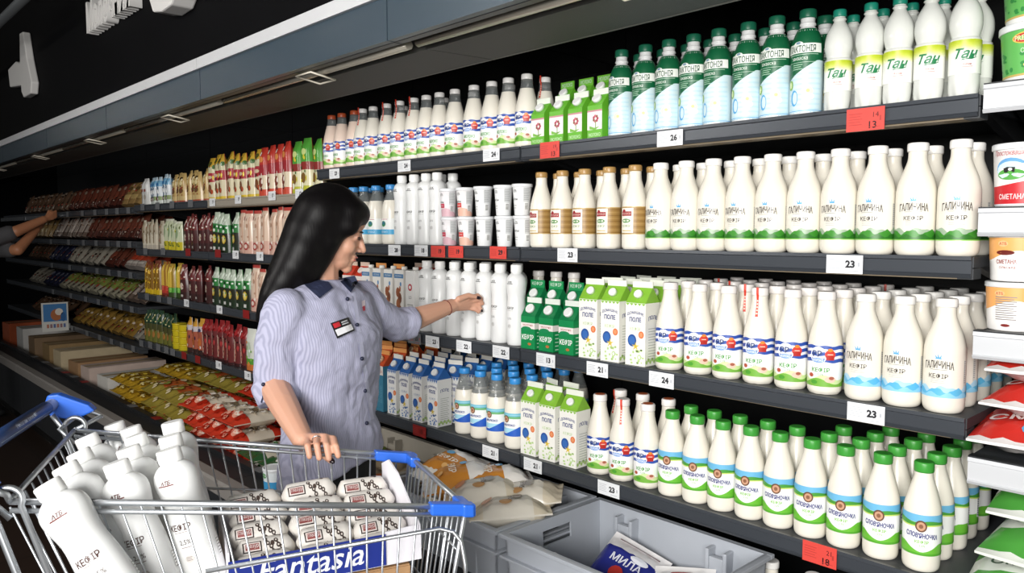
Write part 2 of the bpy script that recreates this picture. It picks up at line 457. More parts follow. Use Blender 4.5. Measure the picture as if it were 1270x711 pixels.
# ------------------------------------------------------------------ bottles and cartons
MILK = mat('#ebe6d9', 0.26, name='milk_plastic')
WHITEP = mat('#e9eae9', 0.28, name='white_plastic')
HAZE = mat('#dadcd6', 0.16, name='cloudy_plastic')
CLEAR = mat('#8a8f8f', 0.12, alpha=0.42, name='clear_plastic')
def lobed(n, amp, zmax): return lambda a, z: 1 - (amp * (0.5 + 0.5 * math.cos(n * a)) ** 6 * max(0.0, 1 - z / zmax))
def bottle(name, prof, body, cap, art=None, clear_from=None, lobes=None, extra=None, seg=28):
    """cap: (z0, z1, r, colour)"""
    root = empty(name)
    prof = smooth_prof(prof, 3)
    m = MB()
    bands = [(CLEAR if clear_from and (prof[i][0] + prof[i + 1][0]) / 2 > clear_from else body) for i in range(len(prof) - 1)]
    m.lathe(prof, body, seg, bands=bands, lobes=lobes)
    if clear_from:  # milk level
        m.lathe([(clear_from - 0.001, prof_r(prof, clear_from) - 0.001), (clear_from, prof_r(prof, clear_from) - 0.001)], body, seg)
    m.build('bottle_body', root)
    z0, z1, r, cc = cap
    cm = mat(cc, 0.35)
    m = MB()
    m.lathe([(z0, r * 0.97), (z0 + 0.003, r), (z1 - 0.004, r), (z1 - 0.001, r * 0.95), (z1, r * 0.86)], cm, 24, lobes=lambda a, z: 1 + 0.012 * math.cos(24 * a))
    if extra: extra(m, prof)
    m.build('cap', root)
    if art:
        d = Decal(round_fn(prof)); art(d, max(p[1] for p in prof)); d.build('label', root)
    return Proto(root)
GREY = '#55504c'
def fine(d, cu, v, w, n, c='#9a9a96', dv=0.005, h=0.0012, l=2):
    for k in range(n): d.rect(cu - w / 2, cu + w / 2 * (1 - 0.25 * (k % 2)), v - k * dv, v - k * dv + h, c, l)
def barcode(d, u, v, w=0.008, h=0.02):
    d.rect(u, u + w, v, v + h, '#f5f5f2', 2)
    for k in range(6): d.rect(u + 0.001, u + w - 0.001, v + 0.001 + k * h / 6, v + 0.0025 + k * h / 6, '#2c2c2c', 3)

def art_galych(green):
    def art(d, r):
        w = PI * r
        top = '#9fb59a' if green else '#a9d4ea'; main = '#3c8a2b' if green else '#5db4dd'; dark = '#2c6f22' if green else '#8fcbe8'
        d.strip(-w, w, lambda u: 0.037, lambda u: 0.056 + 0.004 * math.sin(u * 120) + 0.003 * math.sin(u * 210 + 1), top, 1)
        d.strip(-w, w, lambda u: 0.036, lambda u: 0.051 + 0.005 * math.sin(u * 150 + 2) + 0.002 * math.sin(u * 330), main, 2)
        d.strip(-w, w, lambda u: 0.035, lambda u: 0.043 + 0.004 * math.sin(u * 190 + 4), dark if green else '#8ccbea', 3)
        if green: d.rect(-w, w, 0.033, 0.036, '#8fd45a', 2)
        for k, (du, dv, rr) in enumerate(((-0.007, 0, 0.5), (0, 0.0015, 0), (0.007, 0, -0.5))):
            d.poly([(du * 0.4 - 0.002, 0.119), (du - 0.001, 0.127 + dv), (du * 0.4 + 0.002, 0.119)], '#5aa9d6', 2)
        d.rect(-0.006, 0.006, 0.1175, 0.1195, '#5aa9d6', 2)
        d.text('ГАЛИЧИНА', 0, 0.103, 0.0165, '#403a38', 2, maxw=0.060, bold=0.02, arch=0.003)
        fine(d, 0, 0.094, 0.034, 1)
        d.text('КЕФІР', 0, 0.081, 0.0105, '#45403d', 2, maxw=0.056, bold=0.012)
        fine(d, 0, 0.074, 0.030, 3, '#b0b0aa', 0.004, 0.001)
        d.rect(w * 0.42, w * 0.42 + 0.007, 0.06, 0.115, '#c9cac6', 1)
        fine(d, w * 0.42 + 0.0035, 0.112, 0.005, 11, '#8d8d8a', 0.0045, 0.0015)
    return art
P_GAL = [(0, .033), (.005, .038), (.018, .0412), (.06, .0414), (.13, .0412), (.148, .0394), (.168, .0345), (.188, .0265), (.204, .0208), (.214, .0192), (.228, .019)]
gal_green = bottle('kefir_bottle', P_GAL, MILK, (.226, .245, .0215, '#f2f0ec'), art_galych(True))
gal_blue = bottle('kefir_bottle', P_GAL, MILK, (.226, .245, .0215, '#f2f0ec'), art_galych(False))

def art_stripes(low='kefir', word='КЕФІР'):
    def art(d, r):
        w = PI * r
        d.rect(-w, w, 0.020, 0.118, '#f6f6f4', 1)
        for k, v in enumerate((0.109, 0.0935, 0.078)):
            d.strip(-w, w, lambda u, v=v: v + 0.0012 * math.sin(u * 180), lambda u, v=v: v + 0.0085 + 0.0012 * math.sin(u * 180), '#2f52a8', 2)
        d.ell(-0.008, 0.094, 0.0195, 0.0215, '#f4f6fa', 3, 20)
        d.ell(-0.008, 0.0825, 0.015, 0.006, '#7fa5dc', 4)
        d.text('РР', -0.010, 0.0985, 0.0145, '#3a4a78', 5, bold=0.03)
        d.text('молоко', -0.008, 0.083, 0.006, '#ffffff', 5, maxw=0.024)
        d.ell(0.019, 0.097, 0.012, 0.0115, '#d23b2c', 4); d.ell(0.019, 0.108, 0.006, 0.004, '#e5862e', 5)
        d.rect(0.010, 0.028, 0.084, 0.094, '#b32920', 5)
        d.rect(0.013, 0.025, 0.0965, 0.0985, '#f2d8c4', 6)
        d.strip(-w, w, lambda u: 0.020, lambda u: 0.042 + 0.006 * math.sin(u * 90 + 1), '#cfe3a3', 2)
        d.strip(-w, w, lambda u: 0.020, lambda u: 0.033 + 0.007 * math.sin(u * 75 + 2.2), '#76b043', 3)
        d.ell(0.020, 0.038, 0.013, 0.008, '#e6c4b0', 4); d.ell(0.023, 0.041, 0.006, 0.004, '#a8604c', 5); d.ell(-0.024, 0.046, 0.006, 0.005, '#b4553f', 5)
        d.ell(-0.016, 0.030, 0.008, 0.005, '#4f9a34', 4)
        d.text(word, -0.002, 0.060, 0.0115, '#4c9a45', 4, maxw=0.044, bold=0.02)
        d.text('2,5%', -0.002, 0.049, 0.006, '#4c9a45', 4)
        for q in range(2):
            uu = w * (0.52 + 0.3 * q)
            d.rect(uu, uu + 0.010, 0.05, 0.1, '#e6eaf0', 3); fine(d, uu + 0.005, 0.096, 0.008, 9, '#8b93a5', 0.005, 0.0016, 4)
    return art
P_KEF = [(0, .0335), (.005, .0372), (.014, .0393), (.06, .0395), (.114, .0394), (.138, .0368), (.163, .031), (.188, .0247), (.208, .0206), (.225, .0195)]
def ticket(m, prof):   # red paper seal over the cap
    fn = round_fn(prof)
    d = Decal(fn)
    d.strip(-0.0048, 0.0048, lambda u: 0.172, lambda u: 0.224, '#d9402b', 3)
    d.rect(-0.0048, 0.0048, 0.222, 0.2465, '#d9402b', 8)
    for k in range(6): d.rect(-0.003, 0.003, 0.178 + k * 0.008, 0.182 + k * 0.008, '#f4cfc0', 4)
    k0 = len(m.v)
    for v in d.v: m.v.append(v if v[2] < 0.2235 else (v[0] * 1.12, v[1] * 1.12, v[2]))
    for f, mi, sm in zip(d.f, d.m, d.sm):
        m.f.append(tuple(k0 + i for i in f)); m.m.append(m.mi(d.mats[mi])); m.sm.append(False)
st_bottle = bottle('kefir_bottle', P_KEF, MILK, (.224, .245, .021, '#f1ece8'), art_stripes(), lobes=lobed(8, 0.09, 0.012))
st_ticket = bottle('kefir_bottle', P_KEF, MILK, (.224, .245, .021, '#f1ece8'), art_stripes(), lobes=lobed(8, 0.09, 0.012), extra=ticket)
def orange_disc(m, prof): m.lathe([(.2455, .0155), (.2458, .0150)], mat('#c8653a', 0.4), 20)
st_orange = bottle('kefir_bottle', P_KEF, MILK, (.224, .245, .021, '#f1ece8'), art_stripes(), lobes=lobed(8, 0.09, 0.012), extra=orange_disc)
milk_bottle = bottle('milk_bottle', P_KEF, MILK, (.224, .243, .019, '#f4f2ef'), art_stripes(word='МОЛОКО'), clear_from=0.195, lobes=lobed(8, 0.09, 0.012))
milk_ticket = bottle('milk_bottle', P_KEF, MILK, (.224, .243, .019, '#f4f2ef'), art_stripes(word='МОЛОКО'), clear_from=0.195, lobes=lobed(8, 0.09, 0.012), extra=ticket)
choc_bottle = bottle('milk_bottle', P_KEF, mat('#ecd6c6', 0.3), (.224, .243, .019, '#b9532f'), art_stripes(word='РЯЖАНКА'), clear_from=0.195, lobes=lobed(8, 0.09, 0.012))

def oval_emblem(d, cu, cv, s=1.0, l=5):   # plain oval emblem
    d.ell(cu, cv, 0.0110 * s, 0.0125 * s, '#6a4630', l, 18); d.ell(cu, cv, 0.0080 * s, 0.0092 * s, '#c99a7c', l + 1, 18); d.ell(cu, cv, 0.0040 * s, 0.0046 * s, '#8a5c42', l + 2, 14)
def art_emblem(d, r):
    w = PI * r
    d.rect(-w, w, 0.039, 0.128, '#f5f6f4', 1)
    d.strip(-w, w, lambda u: 0.112, lambda u: 0.129, '#6fb7dd', 2)
    d.strip(-w, w, lambda u: 0.105 + 0.002 * math.sin(u * 60), lambda u: 0.114 + 0.0025 * math.sin(u * 95), '#4c9a3c', 3)
    d.strip(-w, w, lambda u: 0.103 + 0.002 * math.sin(u * 60), lambda u: 0.106 + 0.002 * math.sin(u * 60), '#c8dd6e', 4)
    d.strip(-w, w, lambda u: 0.039, lambda u: 0.046 + 0.018 * min(1, (abs((u + w) % (2 * w) - w) / 0.036)) ** 1.6, '#6dbb3b', 2)
    d.strip(-w, w, lambda u: 0.0385, lambda u: 0.0435, '#55a52f', 3)
    oval_emblem(d, -0.002, 0.104, 1.05)
    d.text("СЛОВ'ЯНОЧКА", 0, 0.083, 0.0115, '#2a2f7d', 5, maxw=0.064, bold=0.03, rot=-0.06)
    d.text('КЕФІР', 0, 0.069, 0.0075, '#7fc04c', 5, maxw=0.028, bold=0.02)
    d.text('2,5%', 0.001, 0.060, 0.005, '#6dbb3b', 5)
    uu = w * 0.55
    d.rect(uu, uu + 0.008, 0.056, 0.101, '#f5f6f4', 5); fine(d, uu + 0.004, 0.098, 0.005, 8, '#3d3f62', 0.0055, 0.003, 6)
P_GIRL = [(0, .0335), (.006, .0372), (.02, .0385), (.06, .0386), (.126, .0384), (.148, .0358), (.172, .0298), (.196, .0225), (.208, .0192), (.218, .0183)]
emblem_bottle = bottle('kefir_bottle', P_GIRL, MILK, (.217, .240, .0203, '#3f9a3a'), art_emblem)

def art_lakt(d, r):
    w = PI * r
    d.strip(-w, w, lambda u: 0.008, lambda u: 0.207, '#0f5f3a', 1)
    diag = lambda u: 0.108 + 0.62 * max(-0.04, min(0.034, ((u + w) % (2 * w)) - w))
    d.strip(-w, w, lambda u: 0.008, diag, '#cfe4ea', 2)
    for k in range(9): d.strip(-0.036, 0.045, lambda u, k=k: 0.012 + k * 0.012, lambda u, k=k: min(0.0165 + k * 0.012, max(diag(u), 0.0121 + k * 0.012)), '#c0dde8', 3)
    d.strip(-w, w, lambda u: 0.0, lambda u: 0.012, '#3f9fdc', 3)
    d.ell(-0.019, 0.042, 0.0095, 0.019, '#58a8dc', 4, 20); d.ell(-0.017, 0.042, 0.0062, 0.0145, '#cfe4ea', 5, 20)
    d.ell(0.012, 0.056, 0.013, 0.013, '#eee6c8', 4); d.ell(0.016, 0.044, 0.012, 0.008, '#f3efe0', 5); d.ell(0.013, 0.058, 0.004, 0.004, '#e3cf85', 6)
    d.ell(-0.031, 0.074, 0.008, 0.012, '#7fb23e', 4); d.ell(-0.031, 0.074, 0.005, 0.008, '#d7e7b0', 5)
    d.rect(-0.046, 0.046, 0.147, 0.169, '#eef2ea', 3); d.ell(-0.012, 0.167, 0.013, 0.008, '#e9efe6', 3)
    d.ell(-0.012, 0.171, 0.006, 0.003, '#7f9bb0', 4)
    d.text('ЛАКТОНІЯ', -0.004, 0.157, 0.0165, '#1c4a34', 5, maxw=0.066, bold=0.012)
    d.text('закваска', -0.008, 0.134, 0.007, '#e3efe2', 4, maxw=0.038)
    d.rect(-0.036, 0.036, 0.1425, 0.1436, '#b9d5c0', 3); d.rect(-0.036, 0.036, 0.1245, 0.1254, '#b9d5c0', 3)
    fine(d, -0.012, 0.119, 0.024, 3, '#a9cdb2', 0.005, 0.0016, 4)
P_LAK = [(0, .0335), (.004, .036), (.01, .0368), (.06, .037), (.15, .0368), (.172, .0352), (.19, .0305), (.206, .023), (.2115, .0175), (.214, .0160), (.217, .0185), (.221, .0185), (.224, .0165), (.234, .0165)]
lakt = bottle('drink_yogurt_bottle', P_LAK, WHITEP, (.233, .254, .0195, '#1b6a4e'), art_lakt)
def art_tan(d, r):
    d.fn = round_fn([(0, .0298), (.2, .0298)])
    w = PI * r
    d.rect(-w, w, 0.047, 0.116, '#f3f4ee', 1)
    for k in range(7): d.rect(-w, w, 0.092 + k * 0.0034, 0.0955 + k * 0.0034, ('#eef0d2', '#e3e8ae', '#d8e08a', '#cdd766', '#c3cf4a', '#bac834', '#b2c226')[k], 2)
    d.text('Тан', 0.0, 0.088, 0.021, '#1f7a4a', 4, maxw=0.042, bold=0.03, slant=0.35)
    d.poly([(-0.008, 0.0745), (0.012, 0.0755), (0.022, 0.080), (0.012, 0.0785), (-0.006, 0.0765)], '#1f7a4a', 4)
    d.text('Айран', 0.003, 0.066, 0.006, '#a8413f', 4, maxw=0.016, slant=0.3); d.rect(-0.006, 0.013, 0.0605, 0.0615, '#b55a55', 4)
    barcode(d, w * 0.6, 0.055, 0.009, 0.04)
P_TAN = [(0, .022), (.004, .027), (.018, .0292), (.045, .0292), (.115, .0292), (.119, .028), (.125, .0262), (.131, .0275), (.145, .0305), (.158, .0308), (.172, .0293), (.188, .024), (.203, .0155), (.209, .0125), (.213, .0152), (.216, .0125), (.222, .0125)]
tan_bottle = bottle('drink_yogurt_bottle', P_TAN, HAZE, (.218, .235, .0145, '#1d8a72'), art_tan, lobes=lobed(5, 0.28, 0.03))

def art_gold(d, r):
    w = PI * r
    d.rect(-w, w, 0.044, 0.124, '#a5824a', 1)
    for k in range(9): d.rect(-w, w, 0.047 + k * 0.0085, 0.0495 + k * 0.0085, ('#8d6a35', '#b8965c')[k % 2], 2)
    d.rect(-w, w, 0.044, 0.046, '#c9a964', 3); d.rect(-w, w, 0.122, 0.124, '#c9a964', 3)
    d.rect(-0.026, 0.018, 0.048, 0.120, '#f4efdf', 4)
    d.rect(-0.022, 0.013, 0.097, 0.110, '#9c2430', 5); d.ell(-0.012, 0.112, 0.006, 0.004, '#9c2430', 5); d.text('МОЛОКІЯ', -0.0045, 0.1035, 0.006, '#f1d7c8', 6, maxw=0.03)
    d.ell(-0.005, 0.083, 0.015, 0.006, '#4b8a46', 5); d.text('ГОСТ', -0.005, 0.083, 0.006, '#e9f0dc', 6)
    d.text('КЕФІР', -0.004, 0.068, 0.008, '#6c8f63', 5, maxw=0.028); d.rect(-0.02, 0.012, 0.053, 0.0555, '#c9a964', 5)
P_GOLD = [(0, .033), (.004, .0358), (.012, .0372), (.06, .0374), (.124, .0372), (.146, .0346), (.168, .029), (.19, .0225), (.206, .0185), (.228, .0178)]
gold_bottle = bottle('kefir_bottle', P_GOLD, MILK, (.227, .245, .0195, '#b08a52'), art_gold, lobes=lobed(8, 0.09, 0.012))

def art_white(big):
    def art(d, r):
        d.rect(-PI * r, PI * r, 0.045, 0.224, WHITEP, 0.4)
        c = '#57302c' if big else '#4a4a4a'
        d.text('АТБ', 0.001, 0.2165, 0.008 if big else 0.0066, c, 2, maxw=0.02, bold=0.04, slant=0.3)
        d.rect(-0.016 if big else -.0125, 0.016 if big else .0125, 0.2098, 0.2120, '#6e3632' if big else '#5a5a5a', 2)
        d.strip(-0.010, 0.008, lambda u: 0.2065 - 0.002 * (1 - (u / 0.011) ** 2), lambda u: 0.2070 - 0.002 * (1 - (u / 0.011) ** 2), '#b9b4ae', 2)
        if big:
            d.text('КЕФІР', 0, 0.1275, 0.0135, '#4a302c', 2, maxw=0.048, bold=0.02)
            d.rect(-0.014, 0.016, 0.1175, 0.1185, '#8c7a74', 2)
            d.text('2,5%', 0.004, 0.098, 0.0105, '#4a3c38', 2, maxw=0.024, bold=0.005); fine(d, 0.004, 0.088, 0.02, 1, '#8c7a74'); d.ell(0.004, 0.066, 0.009, 0.007, '#d9d5d0', 2); fine(d, 0.004, 0.069, 0.012, 3, '#8c7a74', 0.003, 0.001, 3)
        else:
            d.text('КЕФІР', 0, 0.128, 0.0095, '#3c3c3c', 2, maxw=0.032, bold=0.015)
            d.rect(-0.014, 0.014, 0.1185, 0.1193, '#8a8a8a', 2)
            d.text('2,5%', -0.002, 0.092, 0.008, '#6a6a6a', 2); d.ell(-0.002, 0.066, 0.008, 0.008, '#d8d8d6', 2); fine(d, -0.002, 0.069, 0.012, 3, '#9a9a9a', 0.003, 0.001, 3)
        barcode(d, PI * r * 0.5, 0.05, 0.011, 0.035)
    return art
P_WHT = [(0, .0295), (.005, .032), (.016, .0335), (.05, .0338), (.10, .0335), (.13, .0322), (.150, .0305), (.168, .0303), (.185, .0322), (.202, .0344), (.216, .0346), (.229, .032), (.238, .0265), (.2435, .0205), (.246, .0178), (.252, .0178)]
wht_bottle = bottle('kefir_bottle', P_WHT, WHITEP, (.2485, .275, .0195, '#f3f3f1'), art_white(False))
P_CRT = [(0, .036), (.005, .039), (.016, .041), (.05, .0415), (.10, .0408), (.128, .0390), (.148, .0368), (.164, .0362), (.182, .0385), (.202, .0420), (.216, .0424), (.227, .0398), (.236, .0335), (.242, .0265), (.245, .0222), (.252, .0217)]
cart_bottle = bottle('kefir_bottle', P_CRT, WHITEP, (.246, .272, .0235, '#f4f4f2'), art_white(True), seg=36)

def art_clear_blue(d, r):
    w = PI * r
    d.rect(-w, w, 0.04, 0.105, '#f2f4f1', 1); d.rect(-w, w, 0.040, 0.060, '#45a9d8', 2)
    d.text('МОЛОКО', 0, 0.05, 0.008, '#eaf6fb', 4, maxw=0.04); d.ell(0, 0.083, 0.012, 0.012, '#3f8a5c', 4); d.rect(-0.006, 0.008, 0.08, 0.092, '#2f6f84', 5)
    d.rect(-0.025, 0.02, 0.1005, 0.1025, '#b9504a', 3)
def art_clear_emblem(d, r):
    w = PI * r
    d.rect(-w, w, 0.045, 0.125, '#f2f4f2', 1)
    d.rect(-w, w, 0.113, 0.125, '#74c0d6', 2); d.rect(-w, w, 0.106, 0.114, '#6fb27a', 3); d.rect(-w, w, 0.1185, 0.1195, '#c9e6ee', 3)
    oval_emblem(d, -0.012, 0.104, 1.0)
    d.text("МОЛОКО", -0.002, 0.084, 0.008, '#243a8a', 5, maxw=0.046, bold=0.03)
    d.strip(-w, w, lambda u: 0.045, lambda u: 0.054 + 0.024 * max(0, min(1, (((u + w) % (2 * w)) - w + 0.01) / 0.045)), '#2a5fc0', 3)
    d.strip(-w, w, lambda u: 0.056, lambda u: 0.073, '#a8d8ea', 2)
P_CLR = [(0, .0325), (.005, .036), (.014, .0375), (.06, .0376), (.125, .0374), (.15, .0352), (.172, .030), (.192, .0235), (.206, .0185), (.224, .0175)]
clear_blue = bottle('milk_bottle', P_CLR, MILK, (.222, .243, .0205, '#3f8fd0'), art_clear_blue, clear_from=0.178)
clear_emblem = bottle('milk_bottle', P_CLR, MILK, (.222, .243, .0205, '#3a8fd6'), art_clear_emblem, clear_from=0.168)

# ---------------------------------------------------------------- cartons
def gable_carton(name, w, dp, h, hg, body, roof, art, cap='#f4f4f2', fin='#f2efe6', side=None, teeth=None, capr=0.0125, finh=0.016, fintext=None):
    """h: height of the square body; hg: height of the slanted top"""
    root = empty(name)
    bm_, rm, fm = mat(body, 0.35), mat(roof, 0.35), mat(fin, 0.4)
    m = MB(); a, b = w / 2, dp / 2
    m.box(-a, a, -b, b, 0, h, bm_)
    vs = [(-a, -b, h), (a, -b, h), (a, b, h), (-a, b, h), (-a, 0, h + hg), (a, 0, h + hg)]
    m.add(vs, [(0, 1, 5, 4), (2, 3, 4, 5)], rm)
    m.add([(-a, -b, h), (-a, 0, h + hg), (-a + 0.006, 0, h + hg), (-a, b, h)], [(0, 1, 3)], rm)
    m.add([(a, -b, h), (a, 0, h + hg), (a, b, h)], [(0, 2, 1)], rm)
    m.box(-a, a, -0.002, 0.002, h + hg - 0.002, h + hg + finh, fm)
    m.build('carton', root)
    n = Vector((0, -hg, b)).normalized(); n = Vector((0, -hg / math.hypot(hg, b), b / math.hypot(hg, b)))
    cpos = Vector((0, -b * 0.52, h + hg * 0.48)); q = Vector((0, 0, 1)).rotation_difference(n).to_matrix()
    m = MB(); k = MB(); k.lathe([(0.0002, capr), (0.010, capr), (0.012, capr * 0.9)], mat(cap, 0.35), 18, lobes=lambda a_, z: 1 + 0.02 * math.cos(18 * a_))
    k.v = [tuple(cpos + q @ Vector(v)) for v in k.v]
    k.build('cap', root)
    d = Decal(flat_fn(-b)); art(d, w, h)
    if fintext:
        d.fn = flat_fn(-0.002); d.text(fintext, 0, h + hg + finh * .5, finh * .55, '#d9e8dc', 1, maxw=w * .8); d.fn = flat_fn(-b)
    if teeth:
        for i in range(5):
            u = -a + w * i / 5
            d.poly([(u, h - 0.001), (u + w / 5, h - 0.001), (u + w / 10, h - teeth)], roof, 1)
    slope = math.hypot(hg, b)
    ds = Decal(lambda u, v, off: (u, -b + b * v / slope - n.y * -off * 1.0, h + hg * v / slope + n.z * off))
    if side:
        s2 = Decal(lambda u, v, off: (a + off, u, v)); side(s2, dp, h)
        k0 = len(d.v); d.v += s2.v
        for f, mi, sm in zip(s2.f, s2.m, s2.sm): d.f.append(tuple(k0 + i for i in f)); d.m.append(d.mi(s2.mats[mi])); d.sm.append(sm)
    d.build('printed_label', root)
    return Proto(root)
def art_pole(c1, c2):
    def art(d, w, h):
        d.text('ДОМАШНЄ', 0, h - 0.034, 0.010, '#34407f', 2, maxw=w * 0.86, bold=0.02, arch=0.006)
        d.text('ПОЛЕ', 0, h - 0.048, 0.014, '#34407f', 2, maxw=w * 0.6, bold=0.03)
        d.text('КЕФІР', 0, h - 0.075, 0.010, c1, 2, maxw=w * 0.6)
        d.ell(-0.011, h * 0.40, 0.0155, 0.018, '#26539c', 2, 18); d.ell(-0.011, h * 0.40, 0.011, 0.0125, '#3a6bb4', 3, 18)
        d.ell(0.021, h * 0.50, 0.0095, 0.0105, '#e0713c', 2, 16); d.ell(0.021, h * 0.50, 0.006, 0.007, '#ea9a6a', 3)
        for k in range(5):
            a = 2 * PI * k / 5 + 0.3
            d.poly([(0.002, h * 0.31), (0.002 + 0.004 * math.cos(a + 0.7), h * 0.31 + 0.004 * math.sin(a + 0.7)), (0.002 + 0.014 * math.cos(a), h * 0.31 + 0.014 * math.sin(a)), (0.002 + 0.004 * math.cos(a - 0.7), h * 0.31 + 0.004 * math.sin(a - 0.7))], '#e0c344', 4)
        rr = random.Random(3)
        for k in range(16):
            u = rr.uniform(-w * 0.43, w * 0.43); v = rr.uniform(0.006, h * 0.26)
            d.ell(u, v, rr.uniform(0.002, 0.005), rr.uniform(0.002, 0.0045), c2, 2, 8)
        d.ell(w * 0.22, h * 0.14, 0.007, 0.008, c2, 3, 10); d.ell(w * 0.22, h * 0.14, 0.004, 0.005, '#f4f4ee', 4, 10)
    return art
def side_pole(d, dp, h):
    d.text('ПОЛЕ', 0, h - 0.045, 0.012, '#4a5288', 2, maxw=dp * 0.6, bold=0.02, arch=0.004)
    fine(d, 0, h - 0.075, dp * 0.6, 12, '#b9bdb4', 0.008, 0.0022)
    for k in range(7): d.ell(-dp * 0.4 + k * dp * 0.13, 0.012 + 0.006 * (k % 2), 0.005, 0.006, '#a8c874', 2, 8)
pole_green = gable_carton('kefir_carton', 0.07, 0.07, 0.182, 0.045, '#f3f2ea', '#86bd3c', art_pole('#b9cf9a', '#b7d58a'), side=side_pole, teeth=0.008, fin='#eef0e4')
pole_blue = gable_carton('milk_carton', 0.062, 0.07, 0.182, 0.045, '#f1f1ee', '#2f66ad', art_pole('#a9b6cc', '#4a78b8'), side=side_pole, teeth=0.014, fin='#f4f1e8', capr=0.014)
def art_greenkef(d, w, h):
    d.rect(-w / 2, w / 2, h * 0.62, h * 0.80, '#f1e9e4', 1); d.ell(-w * 0.1, h * 0.62, w * 0.34, 0.007, '#1f8a55', 2)
    d.text('молочна', 0, h * 0.73, 0.006, '#b0504c', 2, maxw=w * 0.8)
    d.text('КЕФІР', 0, h * 0.36, 0.019, '#eef4ec', 2, maxw=w * 0.84, bold=0.03); d.ell(w * 0.12, h * 0.15, 0.008, 0.0045, '#c0713c', 2)
def side_green(d, dp, h):
    d.rect(-dp / 2, dp / 2, h * 0.62, h * 0.80, '#f1e9e4', 1); fine(d, 0, h * 0.5, dp * 0.7, 5, '#bfe0c8', 0.012, 0.003)
kef_green = gable_carton('kefir_carton', 0.064, 0.064, 0.108, 0.045, '#188a4e', '#147a46', art_greenkef, fin='#e6ece2', side=side_green, capr=0.016)
kef_green_tall = gable_carton('kefir_carton', 0.064, 0.064, 0.152, 0.045, '#188a4e', '#147a46', art_greenkef, fin='#1b8f52', side=side_green, capr=0.016, finh=.024, fintext='КЕФІР')
def art_greenmilk(d, w, h):
    d.rect(-w / 2, w / 2, h * 0.28, h * 0.86, '#f4eee9', 1); d.rect(-w / 2, w / 2, h * 0.81, h * 0.86, '#c98a94', 2)
    for k in range(7):
        a = k * 0.9; d.ell(0.004 + 0.008 * math.cos(a), h * 0.60 + 0.008 * math.sin(a), 0.0045, 0.0045, ('#b5455c', '#8a5a3c', '#cf6a7c')[k % 3], 2, 8)
    d.rect(0.003, 0.006, h * 0.3, h * 0.55, '#6a9a3c', 2); d.poly([(-0.02, h * .4), (0.003, h * .32), (0.02, h * .36), (0.003, h * .27), (-0.02, h * .3)], '#7ab648', 2)
    d.text('МОЛОКО', 0, h * 0.13, 0.010, '#e8f2d8', 2, maxw=w * 0.8)
milk_green = gable_carton('milk_carton', 0.058, 0.058, 0.10, 0.036, '#66b52f', '#66b52f', art_greenmilk, fin='#e9efe2', capr=0.015)
milk_green_tall = gable_carton('milk_carton', 0.058, 0.058, 0.152, 0.036, '#66b52f', '#66b52f', art_greenmilk, fin='#6fb83a', capr=0.015, finh=.022, fintext='МОЛОКО')
def art_orange(d, w, h):
    d.rect(-w / 2, w / 2, h * 0.80, h, '#e7ded6', 1); d.text('МОЛОКО', 0, h * 0.88, 0.010, '#c2503a', 2, maxw=w * 0.8); d.rect(-w / 2, w / 2, 0, h * 0.78, '#3f7f9a', 1)
    for k in range(3): d.text('ВЕЛИКИЙ', -w * 0.26 + k * w * 0.26, h * 0.38, 0.014, '#6aa3b8', 2, maxw=h * 0.62, rot=PI / 2)
milk_orange = gable_carton('milk_carton', 0.072, 0.07, 0.19, 0.045, '#3f7f9a', '#c8512a', art_orange, cap='#e9c9a4', fin='#eda45e', capr=0.016)
milk_red = gable_carton('milk_carton', 0.07, 0.07, 0.19, 0.045, '#efe6e0', '#cf3f2a', lambda d, w, h: d.rect(-w / 2, w / 2, h * 0.6, h * 0.9, '#d86a4a', 1), cap='#f0e6de', fin='#ecd2bf', capr=0.015)
def slim_carton(name, w, dp, h, body, art, lid='#f2f0ea'):
    root = empty(name); m = MB(); m.box(-w / 2, w / 2, -dp / 2, dp / 2, 0, h, mat(body, 0.35)); m.build('carton', root, bevel=0.002)
    m = MB(); m.lathe([(h + 0.0002, 0.012), (h + 0.011, 0.012), (h + 0.013, 0.010)], mat(lid, 0.35), 16); m.build('cap', root)
    d = Decal(flat_fn(-dp / 2)); art(d, w, h); d.build('printed_label', root)
    return Proto(root)
def art_choc(d, w, h):
    d.rect(-w / 2, w / 2, h * 0.86, h * 0.93, '#4a7fae', 1); d.text('МОЛОКО', 0, h * 0.895, 0.007, '#f0f0ea', 2, maxw=w * 0.8)
    d.ell(0.012, h * 0.76, 0.005, 0.009, '#4f8ac0', 2)
    for (u, v, ru, rv, c_) in ((-0.006, .62, .012, .02, '#9a5a3a'), (0.006, .52, .012, .022, '#7c4a34'), (-0.004, .42, .013, .022, '#a86a44'), (0.004, .33, .014, .018, '#8a5236'), (-0.008, .25, .01, .014, '#c49a74'), (0.008, .68, .005, .012, '#b0623e')):
        d.ell(u, h * v, ru, rv, c_, 3, 10)
choc_carton = slim_carton('milk_carton', 0.058, 0.058, 0.235, '#efece6', art_choc)
def art_redmark(d, w, h):
    d.rect(-w * .48, w * .48, h * .2, h * .95, '#f0efec', .5)
    d.ell(0, h * 0.72, 0.013, 0.014, '#c23a4a', 2); d.ell(0, h * 0.72, 0.007, 0.007, '#efece6', 3); d.text('2,5', 0, h * 0.55, 0.012, '#555555', 2); fine(d, 0, h * 0.42, w * 0.6, 5, '#8a8a86', 0.01, 0.003)
white_carton = slim_carton('milk_carton', 0.058, 0.058, 0.235, '#f0efec', art_redmark)

